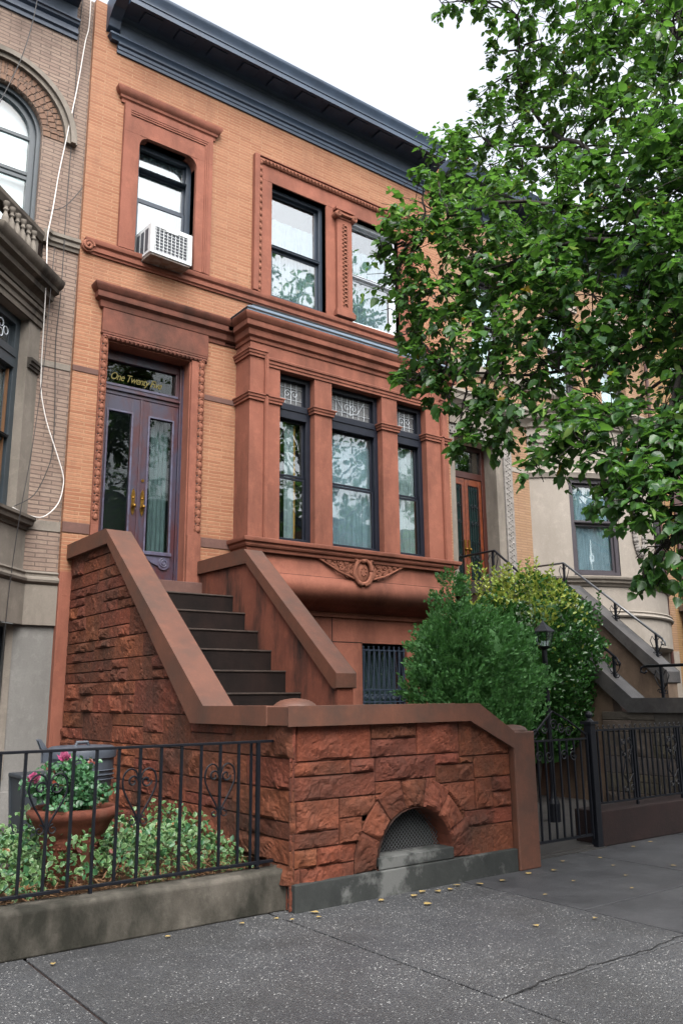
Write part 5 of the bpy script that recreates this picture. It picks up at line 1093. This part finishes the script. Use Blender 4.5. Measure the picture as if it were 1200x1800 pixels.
b.build('trunk', 'bark', TR, smooth=True)
b = MB(); TW = []
for (cx, cy, cz, r) in CLUMPS:
    c = Vector((cx, cy, cz)); n = min(LP, key=lambda p: (p-c).length+.6*max(0, c.z-p.z-.5)); m = (n+c)/2+Vector((random.gauss(0, .06), random.gauss(0, .06), .12*(n-c).length))
    b.tube(smooth([n, m, c], 3), .014, 5, r2=.006)
    for k in range(4+int(r*12)):
        d = Vector((random.gauss(0, 1), random.gauss(0, 1), random.gauss(-.15, .7))).normalized(); e = c+d*r*random.uniform(.6, 1.05); b.tube([c, (c+e)/2+Vector((0, 0, .04)), e], .005, 4, r2=.003)
b.build('branches', 'bark', TR)
P, D, N, Z, TWG = [], [], [], [], []
for (cx, cy, cz, r) in CLUMPS:
    far = cz > 6.7
    m = int((26 if not far else 16)*(r/.6)**2.1)+(3 if r > .1 else 2)
    d = rdir(m); p0 = np.array([cx, cy, cz])+d*(r*rng.uniform(.05, .85, m))[:, None]*np.array([1, 1, .8])
    dr = d*.8+rdir(m, (0, 0, -.12))*.8; dr /= np.linalg.norm(dr, axis=1, keepdims=True); Ln = np.minimum(rng.uniform(.22, .46, m), max(.10, r*.9))
    k = 18
    for q in range(k):
        t = (q+1)/k; use = rng.random(m) < .9; sgn = 1 if q % 2 else -1
        pp = p0+dr*(Ln*t)[:, None]; pp[:, 2] -= .28*Ln*t*t
        sd = np.cross(dr, np.array([0, 0, 1.])); sd /= np.linalg.norm(sd, axis=1, keepdims=True)+1e-6
        dd = sd*sgn*.75+dr*.45+rdir(m)*.45+np.array([0, 0, -.42]); nn = rdir(m, (-.12, -.22, .95), .55)
        pp = (pp+rng.normal(0, .018, (m, 3)))[use]; P.append(pp); D.append(dd[use]); N.append(nn[use]); Z.append((rng.gamma(6, .0113, m)*(1.12-.35*t)).clip(.035, .12)[use])
    for a, e_, l in zip(p0, dr, Ln): TWG.append((Vector(a), Vector(a)+Vector(e_)*l*.5+Vector((0, 0, -.07*l)), Vector(a)+Vector(e_)*l+Vector((0, 0, -.28*l))))
P, D, N, Z = map(np.concatenate, (P, D, N, Z))
leaves('crown', P, D, N, Z, 'linden_leaf', TR, kind='ovate', curl=.14, fold=.10)
b = MB()
for t_ in TWG: b.tube(t_, .0035, 3, r2=.0018)
b.build('twigs', 'bark', TR)
pick = rng.random(len(P)) < .022; n = pick.sum()
ob_ = leaves('bracts', P[pick], rdir(n, (0, 0, -.7), .6), rdir(n), rng.uniform(.09, .15, n), 'bract_leaf', TR, kind='blade', widths=1.4, curl=.25); structure(ob_, 'stuff')

# ================================================================ low kerbs and iron fences
tag((lambda b: (b.prism([(5.85, 0), (6.06, 0), (6.06, .30), (5.875, .30), (5.85, .275)], -6, 3.812, 'x'), b.build('garden_kerb', 'kerb_concrete', None, loc=(0, 5.95, 0), bevel=.012))[1])(MB()), 'mossy grey concrete kerb under the iron fence along the pavement', 'kerb')
tag((lambda b: (b.box(7.97, 11.08, 6.0, 6.34, 0, .37), b.build('garden_kerb', 'dark_kerb', None, loc=(9, 6.1, 0), bevel=.015))[1])(MB()), 'dark red low stone kerb below the right hand railings', 'kerb')
LF = thing('iron_fence', (1.0, 6.0, .25), 'black iron garden fence with curled hearts in front of the terracotta planter', 'fence')
b = MB(); b.box(-4, 3.79, 5.985, 6.015, 1.252, 1.272); b.build('top_rail', 'iron', LF, bevel=.003)
b = MB(); b.box(-4, 3.79, 5.988, 6.012, .335, .358); b.build('bottom_rail', 'iron', LF, bevel=.003)
def bar(parent, x, y, z0, z1, r=.0095, name='bar'):
    q = MB(); q.box(x-r, x+r, y-r, y+r, z0, z1); return q.build(name, 'iron', parent)
x = 3.467; k = 0
while x > -1.2:
    bar(LF, x, 6.0, .35, 1.256)
    if k % 4 == 1:
        q = MB(); zc = 1.02
        for s in (-1, 1):
            q.tube(scroll((x+s*.052, 5.998, zc), .042, 1.1, math.pi/2*(1+s) if s < 0 else 0, sgn=-s, n=16, rend=.3), .0075, 5)
            q.tube(curve([(x+s*.012, 5.998, zc+.02), (x+s*.03, 5.998, zc+.07), (x+s*.075, 5.998, zc+.088), (x+s*.118, 5.998, zc+.055), (x+s*.130, 5.998, zc-.02), (x+s*.10, 5.998, zc-.10), (x+s*.04, 5.998, zc-.20), (x+s*.012, 5.998, zc-.25)]), .007, 5)
            q.tube(scroll((x+s*.045, 5.998, zc-.275), .035, 1.1, math.pi/2, sgn=s, n=14, rend=.3), .0055, 5)
        q.build('heart_scroll', 'iron', LF)
    x -= .1653; k += 1
bar(LF, 3.645, 6.0, .25, 1.256, .014, 'post'); bar(LF, 3.61, 6.05, .25, 1.256, .009, 'post'); bar(LF, 2.31, 6.0, .26, .34, .012, 'post'); bar(LF, -.2, 6.0, .26, .34, .012, 'post')
# gate between the brownstone post and its iron post
GT = thing('iron_gate', (7.25, 6.02, .1), 'black iron gate with a scrolled top closed between the brownstone post and iron post', 'gate')
b = MB(); b.box(6.68, 7.86, 6.005, 6.03, .13, .155); b.box(6.68, 7.86, 6.005, 6.03, 1.13, 1.15); b.box(6.68, 6.70, 6.0, 6.03, .1, 1.15); b.box(7.84, 7.86, 6.0, 6.03, .1, 1.2)
b.tube([(6.68, 6.015, 1.14), (6.98, 6.015, 1.20), (7.30, 6.015, 1.44), (7.55, 6.015, 1.34), (7.86, 6.015, 1.18)], .012, 6)
b.build('gate_frame', 'iron', GT)
for i in range(9): bar(GT, 6.80+i*.118, 6.017, .14, 1.14, .009)
b = MB()
for cx, cz, s in ((7.0, 1.20, 1), (7.15, 1.27, -1), (7.3, 1.30, 1), (7.42, 1.27, -1), (7.55, 1.22, 1), (7.05, .98, 1), (7.2, .98, -1), (7.45, .98, 1), (7.6, .98, -1)): b.tube(scroll((cx, 6.01, cz), .06, 1.4, 0, sgn=s), .008, 5)
b.build('scroll_panel', 'iron', GT)
GP = thing('gate_post', (7.93, 6.02, 0), 'square iron gate post with a ball finial at the end of the dark kerb', 'post')
b = MB(); b.box(7.885, 7.975, 5.975, 6.065, 0, 1.29); b.build('shaft', 'iron', GP, bevel=.006)
b = MB(); b.box(7.86, 8.0, 5.95, 6.09, 1.29, 1.32); b.lathe((7.93, 6.02, 1.32), [(.05, 0), (.03, .02), (.02, .035), (.035, .05), (.042, .075), (.03, .10), (.001, .115)], 14); b.build('finial', 'iron', GP)
RF = thing('iron_fence', (9.4, 6.1, .37), 'black iron railings with curled heads on the dark low kerb right of the gate', 'fence')
b = MB(); b.box(7.97, 11.05, 6.09, 6.11, 1.205, 1.225); b.build('top_rail', 'iron', RF); b = MB(); b.box(7.97, 11.05, 6.09, 6.11, .42, .44); b.build('bottom_rail', 'iron', RF)
i = 0; x = 8.06
while x < 11.0:
    o = bar(RF, x, 6.10, .43, 1.22, .009)
    q = MB(); q.tube(scroll((x+.012, 6.10, 1.25), .022, 1.0, -math.pi/2, n=10, rend=.5), .006, 4); q.build('curled_head', 'iron', o)
    if i % 9 == 7: bar(RF, x+.05, 6.10, .37, 1.22, .013, 'post')
    if i % 9 == 6:
        q = MB()
        for s in (-1, 1):
            q.tube([(x, 6.09, .62), (x+s*.10, 6.09, .72), (x+s*.03, 6.09, .88), (x+s*.11, 6.09, 1.02), (x+s*.03, 6.09, 1.10)], .007, 5)
            for zc in (.56, .95, 1.08): q.tube(scroll((x+s*.06, 6.09, zc), .04, 1.3, 0, sgn=s, n=14), .006, 4)
        q.build('scroll_panel', 'iron', RF)
    x += .102; i += 1

# ================================================================ garden things on the left
PT = thing('terracotta_planter', (2.42, 6.72, .2), 'wide weathered terracotta planter holding a pink rose bush among the ivy', 'planter')
b = MB(); b.lathe((2.42, 6.72, .30), [(0.153, -.12), (0.171, 0), (0.18, .05), (0.2115, .16), (0.2358, .25), (0.2412, .27), (0.2358, .29), (0.2475, .30), (0.279, .36), (0.3015, .40), (0.3375, .43), (0.3465, .46), (0.3375, .49), (0.3105, .50), (0.2925, .485), (0.279, .45), (0.279, .44)], 40); b.build('pot', 'terracotta', PT, smooth=True)
b = MB(); R = random.Random(9)
for i in range(60):
    a = math.radians(200+R.uniform(0, 140)); z = .52+R.choice([0, .02, .04]); b.ball((2.42+.234*math.cos(a), 6.72+.234*math.sin(a), z), .009, n=5)
b.build('relief', 'terracotta', PT)
b = MB(); b.lathe((2.42, 6.72, .755), [(.001, 0), (.275, 0)], 24); b.build('potting_soil', 'soil', PT)
RB = thing('rose_bush', (2.42, 6.72, .755), 'small rose bush with two pink blooms growing in the terracotta planter', 'rose bush')
b = MB(); tips = []
for i in range(26):
    a = R.uniform(0, 6.28); l = R.uniform(.1, .36); h = R.uniform(.16, .38) if l < .25 else R.uniform(.08, .34)
    e = Vector((2.33+l*math.cos(a), 6.70+l*math.sin(a)*.8, .755+h)); m = Vector((2.42+.3*l*math.cos(a), 6.72+.3*l*math.sin(a), .755+h*.6)); b.tube([(2.42+.03*math.cos(a), 6.72, .74), m, e], .006, 4, r2=.003); tips += [m+(e-m)*t for t in (.1, .35, .6, .85, 1)]
b.build('stems', 'stem_green', RB)
n = 2300; base = np.array([tuple(t) for t in tips]); p = base[rng.integers(0, len(base), n)]+rng.normal(0, .035, (n, 3)); leaves('foliage', p, rdir(n, (0, 0, -.1)), rdir(n, (0, -.4, .9), .6), rng.uniform(.028, .055, n), 'rose_leaf', RB, kind='oval', widths=1.5)
for c in ((2.28, 6.58, 1.175), (2.06, 6.58, 1.03)):
    d_ = rdir(46, (0, -.25, .25)); up_ = np.array([0, -.4, .5]); pp = np.array(c)+d_*.022*rng.uniform(.3, 1, (46, 1)); leaves('bloom', pp, rdir(46, (0, 0, .6), .7)+d_*.5, d_+.2*up_, rng.uniform(.026, .044, 46), 'pink_petal', RB, kind='ovate', fold=.25, curl=-.1)
# bins
def bin_(x, y, s, mat, label, lid_handle=True):
    t = thing('rubbish_bin', (x, y, .1), label, 'rubbish bin')
    b = MB(); b.lathe((x, y, .1), [(.001, 0), (.21*s, 0), (.225*s, .02), (.265*s, .72), (.272*s, .74), (.272*s, .80), (.28*s, .80), (.29*s, 1.0*s), (.27*s, 1.0*s)], 32)
    for z in (.78, .82, .86): b.lathe((x, y, .1), [(.288*s, z), (.296*s, z+.008), (.288*s, z+.016)], 32)
    b.build('body', mat, t, auto=35)
    b = MB(); z = .1+1.0*s; b.lathe((x, y, z), [(.285*s, -.05), (.305*s, -.05), (.31*s, .0), (.30*s, .035), (.27*s, .05), (.22*s, .035), (.10*s, .05), (.001, .06)], 32); l = b.build('lid', mat, t, auto=40)
    if lid_handle:
        b = MB(); b.tube([(x-.07, y, z+.03), (x-.05, y, z+.085), (x+.05, y, z+.085), (x+.07, y, z+.03)], .016, 8); b.build('handle', mat, t)
        b = MB(); b.prism([(x-.36, z-.08), (x-.30, z-.06), (x-.31, z+.0), (x-.40, z+.12), (x-.415, z+.12), (x-.36, z+.0)], y-.03, y+.03, 'y'); b.build('side_handle', mat, t, bevel=.008)
    return t
bin_(2.93, 8.0, 1.03, 'bin_grey', 'grey plastic rubbish bin with a round dished lid behind the rose bush')
t = thing('rubbish_bin', (2.62, 7.9, .1), 'low dark grey recycling box mostly hidden behind the terracotta planter', 'rubbish bin')
b = MB(); b.prism([(2.33, .1), (2.80, .1), (2.86, .95), (2.27, .95)], 7.55, 7.9, 'y'); b.build('body', 'bin_dark', t, bevel=.02); b = MB(); b.box(2.25, 2.66, 7.53, 7.92, .95, .985); b.build('rim', 'bin_dark', t, bevel=.01)

# trailing variegated periwinkle: nobody could count it
n = 10500; xx = rng.uniform(-1.5, 3.72, n); yy = 6.12+1.62*rng.random(n)**.9
hh = np.array([.08+.40*max(0, mnoise.noise(Vector((a*1.7, c*1.9, 5)))+.35) for a, c in zip(xx, yy)])*np.clip((yy-6.05)/.35, .25, 1)+.16*np.exp(-((xx-2.40)**2+(yy-6.42)**2)/.09)
keep_ = ((xx-2.42)**2+(yy-6.72)**2 > .22**2); xx, yy, hh = xx[keep_], yy[keep_], hh[keep_]; n = len(xx)
z = .27+hh*rng.uniform(.25, 1.25, n)
o = leaves('ground_cover', np.stack([xx, yy, z], 1), rdir(n, (0, -.2, .1)), rdir(n, (0, -.5, 1.0), .7), rng.uniform(.030, .066, n), ['vinca_leaf', 'rose_leaf'], None, kind='varieg', loc=(1, 6.9, .25), curl=.05, mi=(rng.random(n) < .28).astype(int)); structure(o, 'stuff')
n = 4200; xx = rng.uniform(-1.5, 3.7, n); yy = 6.05+1.5*rng.random(n)**1.9; o = leaves('leaf_litter', np.stack([xx, yy, .27+.10*rng.random(n)**2+.02], 1), rdir(n, (0, 0, 0))*np.array([1, 1, .4]), rdir(n, (0, 0, 1.5), .5), rng.uniform(.05, .12, n), 'straw', None, kind='blade', widths=.45, loc=(1, 6.2, .25)); structure(o, 'stuff')

# ================================================================ shrubs and lamp on the right
def cone_pts(n, c, prof, seed, flat=1.0):
    """points near the skin of a lumpy body of revolution prof=[(z, r)...]"""
    zs = np.array([p[0] for p in prof]); rs = np.array([p[1] for p in prof]); w = rs/rs.sum()
    z = rng.uniform(zs[0], zs[-1], n*3); r = np.interp(z, zs, rs); k = rng.random(n*3) < r/rs.max(); z, r = z[k][:n], r[k][:n]
    a = rng.uniform(0, 2*math.pi, len(z)); lump = np.array([1+.20*mnoise.noise(Vector((math.cos(q)*2.6+seed, math.sin(q)*2.6, h*2.8)))+.17*mnoise.noise(Vector((math.cos(q)*6+seed, math.sin(q)*6, h*5))) for q, h in zip(a, z)])
    q = r*lump*rng.uniform(.72, 1.03, len(z))
    return np.stack([c[0]+q*np.cos(a), c[1]+q*np.sin(a)*flat, c[2]+z], 1), np.stack([np.cos(a), np.sin(a), np.zeros(len(a))], 1)
JN = thing('evergreen_shrub', (7.95, 7.65, 0), 'dense feathery green conifer shrub behind the end of the brownstone wall', 'shrub')
b = MB(); b.tube([(7.95, 7.65, 0), (7.93, 7.65, 1.2), (7.7, 7.65, 2.6)], .07, 8, r2=.02); b.build('trunk', 'bark', JN)
p1, o1 = cone_pts(17000, (7.92, 7.75, 0), [(.8, .38), (1.1, .68), (1.45, .83), (1.75, .86), (2.1, .79), (2.4, .60), (2.62, .33), (2.74, .12)], 3, .85)
p2, o2 = cone_pts(3200, (7.42, 7.6, 0), [(1.2, .34), (1.8, .42), (2.3, .34), (2.7, .22), (2.92, .10), (3.08, .02)], 7, .9)
sel = rng.integers(0, len(p1), 1500); c_ = np.concatenate([p1[sel], p2[:420]]); oc = np.concatenate([o1[sel], o2[:420]]); K_ = 22
ax = rdir(len(c_), (0, 0, .75), .45)+oc*.8; ax /= np.linalg.norm(ax, axis=1, keepdims=True)
c_ = np.repeat(c_, K_, 0); ax = np.repeat(ax, K_, 0); oc = np.repeat(oc, K_, 0); n = len(c_); tt = rng.uniform(0, .17, (n, 1)); p = c_+ax*tt+rdir(n)*.045*(1-tt*3.5)
leaves('foliage', p, ax+rdir(n)*.65, rdir(n), rng.uniform(.028, .062, n), 'juniper_leaf', JN, kind='blade', widths=2.2)
b = MB(); b.lathe((7.92, 7.75, 0), [(.1, .8), (.45, 1.1), (.58, 1.5), (.56, 2.0), (.35, 2.4), (.08, 2.6)], 16, sy=.8); b.build('inner_twigs', 'juniper_leaf', JN)
EU = thing('euonymus_shrub', (10.3, 9.0, 0), 'tall glossy green shrub with yellow variegated shoots behind the conifer', 'shrub')
b = MB()
for i in range(9): a = i*.7; b.tube([(10.3+.08*math.cos(a), 9.0+.08*math.sin(a), 0), (10.3+.35*math.cos(a), 9+.35*math.sin(a), 1.4), (10.3+.8*math.cos(a), 9+.7*math.sin(a), 2.8)], .03, 6, r2=.01)
b.build('stems', 'bark', EU)
p1, o1 = cone_pts(15000, (10.55, 9.0, 0), [(.7, .5), (1.2, .80), (1.8, 1.12), (2.4, 1.2), (2.8, 1.12), (3.1, .92), (3.35, .6), (3.5, .35)], 11, .8)
n = len(p1); gold = ((p1[:, 2]+.22*np.sin(p1[:, 0]*7) > 2.8) & (p1[:, 0] < 11.0) & (rng.random(n) < .6)) | (rng.random(n) < .02)
leaves('foliage', p1, rdir(n, (0, 0, .45), .6)+o1*.6, rdir(n, (0, -.3, .7), .8), rng.uniform(.055, .095, n), ['euonymus_leaf', 'golden_leaf'], EU, kind='oval', mi=gold.astype(int), widths=1.2)
# upright shoots along the top
P_, D_, M_ = [], [], []; b = MB()
for i in range(46):
    x = 9.62+1.9*random.random(); y = 9.0+random.gauss(0, .4); zt = 3.62-.45*((x-10.1)/1.3)**2+random.uniform(-.2, .18); x0 = x+random.uniform(-.08, .08); b.tube([(x0, y, zt-.55), (x, y, zt)], .006, 4, r2=.003)
    for k in range(24): t = k/24; a = k*2.4; P_.append((x0+(x-x0)*t, y, zt-.55+.55*t)); D_.append((math.cos(a), math.sin(a), .9)); M_.append(1 if (random.random() < .8 and x < 10.9) else 0)
b.build('shoots', 'stem_green', EU); leaves('shoot_leaves', P_, D_, rdir(len(P_), (0, 0, .8)), rng.uniform(.05, .085, len(P_)), ['euonymus_leaf', 'golden_leaf'], EU, kind='oval', mi=M_, widths=1.1)
b = MB(); b.lathe((10.55, 9.0, 0), [(.35, .6), (.6, 1.2), (.85, 1.8), (.9, 2.5), (.5, 3.1)], 14, sy=.75); b.build('inner_twigs', 'euonymus_leaf', EU)
LM = thing('lamp_post', (8.96, 7.45, 0), 'black lantern on a short post half hidden between the conifer and the glossy shrub', 'lamp post')
lx, ly = 8.93, 7.42
b = MB(); b.tube([(lx, ly, 0), (lx, ly, 2.2)], .035, 10); b.lathe((lx, ly, 0), [(.08, 0), (.08, .25), (.05, .32), (.035, .4)], 12); b.build('post', 'iron', LM)
b = MB(); b.lathe((lx, ly, 2.2), [(.03, 0), (.06, .02), (.08, .04), (.085, .05)], 6); b.lathe((lx, ly, 2.45), [(.155, -.01), (.15, .0), (.07, .07), (.05, .085), (.03, .11), (.012, .13), (.001, .16)], 6)
for i in range(6): a = i*math.pi/3; b.tube([(lx+.085*math.cos(a), ly+.085*math.sin(a), 2.25), (lx+.135*math.cos(a), ly+.135*math.sin(a), 2.45)], .007, 4)
b.build('lantern', 'iron', LM); b = MB(); b.lathe((lx, ly, 2.25), [(.08, 0), (.13, .2)], 6); b.build('glass_panes', 'window_glass', LM)

# ================================================================ fallen leaves, each its own
R = random.Random(14)
spots = [(1.95, 5.62), (2.75, 5.72), (3.35, 5.68), (3.62, 5.64), (3.7, 5.55), (3.86, 5.5), (3.95, 5.6), (4.6, 5.6), (4.85, 5.55), (5.0, 5.62), (5.15, 5.58), (5.3, 5.55), (5.45, 5.6), (5.62, 5.5), (5.9, 5.5), (6.25, 5.55), (6.6, 5.5), (4.75, 5.3),
         (5.75, 4.9), (6.35, 5.1), (6.9, 4.95), (6.5, 4.6), (7.2, 5.3), (5.45, 4.2), (4.95, 4.35), (7.4, 5.6), (8.2, 5.8), (8.6, 5.85), (7.0, 5.75), (7.6, 4.95)]
n0 = None
for i, (x, y) in enumerate(spots):
    k = R.uniform(.035, .065); a = R.uniform(0, 6.28)
    if n0 is None or i % 6 == 0:
        n0 = leaves('fallen_leaf', [(x, y, .012)], [(math.cos(a), math.sin(a), .02)], [(.05*R.uniform(-1, 1), .05, 1)], k, 'fallen_leaf', None, kind='ovate', fold=R.uniform(.02, .10), curl=-.03, loc=(x, y, .008)); lf = n0
    else:
        lf = n0.copy(); link(lf); lf.location = (x, y, .008); lf.rotation_euler = (0, 0, a)
    tag(lf, 'small yellow fallen leaf lying on the pavement', 'fallen leaf', 'yellow leaves fallen on the pavement')

# ================================================================ the far side of the street, seen only in the window glass
OP = thing('brick_house', (0, -16, 0), 'long row of brick houses across the street, mirrored in the bay windows', 'house')
for i, xx in enumerate((-14, -6, 2, 10, 18, 26)):
    b = MB(); hs_ = [(xx+.8+2.3*k, xx+1.9+2.3*k, z0, z0+1.9) for k in range(3) for z0 in (1.4, 4.6, 8.2)]
    b.wall(xx, xx+7.9, 0, 11.2+.4*(i % 2), -16, hs_, -.25); b.add([(xx, -16, 11.2), (xx+7.9, -16, 11.2), (xx+7.9, -24, 11.2), (xx, -24, 11.2)], [(0, 1, 2, 3)]); b.build('wall', ['mauve_brick', 'roman_brick', 'yellow_brick'][i % 3], OP)
    b = MB(); b.box(xx, xx+7.9, -16.3, -16.25, 0, 11); b.build('window', 'room_dark', OP); b = MB(); b.box(xx, xx+7.9, -16, -15.5, 10.9, 11.5); b.build('cornice', 'cornice_dark', OP)
for i, (x, y, h, r, lab) in enumerate(((17.6, -3.6, 12.7, 4.6, 'tall street tree with a ragged crown mirrored in the bay windows of the middle house'), (-7.5, -3.2, 8.0, 3.0, 'leafy street tree by the kerb behind the viewer on the left'), (26.5, -3.8, 8.5, 3.4, 'leafy street tree farther along the kerb to the right'))):
    t = thing('street_tree', (x, y, 0), lab, 'tree')
    b = MB(); b.tube([(x, y, 0), (x+.1, y, 2.5), (x, y+.1, h)], .2, 8, r2=.07); cs = []
    for k in range(46):
        a = k*2.4; zz = h*(.62+.85*(k/46)); rr = r*(1-.75*abs(k/46-.35)**1.3)*random.uniform(.55, 1.0); e = Vector((x+rr*math.cos(a), y+rr*.8*math.sin(a), zz)); cs.append(e); b.tube([(x, y, min(h, zz*.75)), (Vector((x, y, zz*.8))+e)/2, e], .05, 5, r2=.015)
    b.build('trunk', 'bark', t); n = 9000; cs = np.array([tuple(c) for c in cs]); q = cs[rng.integers(0, len(cs), n)]+rdir(n)*rng.uniform(.1, 1.05, (n, 1))
    leaves('crown', q, rdir(n, (0, 0, -.6)), rdir(n, (0, 0, .8)), rng.uniform(.16, .26, n), 'linden_leaf', t, kind='oval', widths=1.5)

# ================================================================ rods to metres
for me in bpy.data.meshes: me.transform(Matrix.Scale(SC, 4))
for o in scene.objects:
    if o.type in ('MESH', 'EMPTY'): o.location = Vector(o.location)*SC
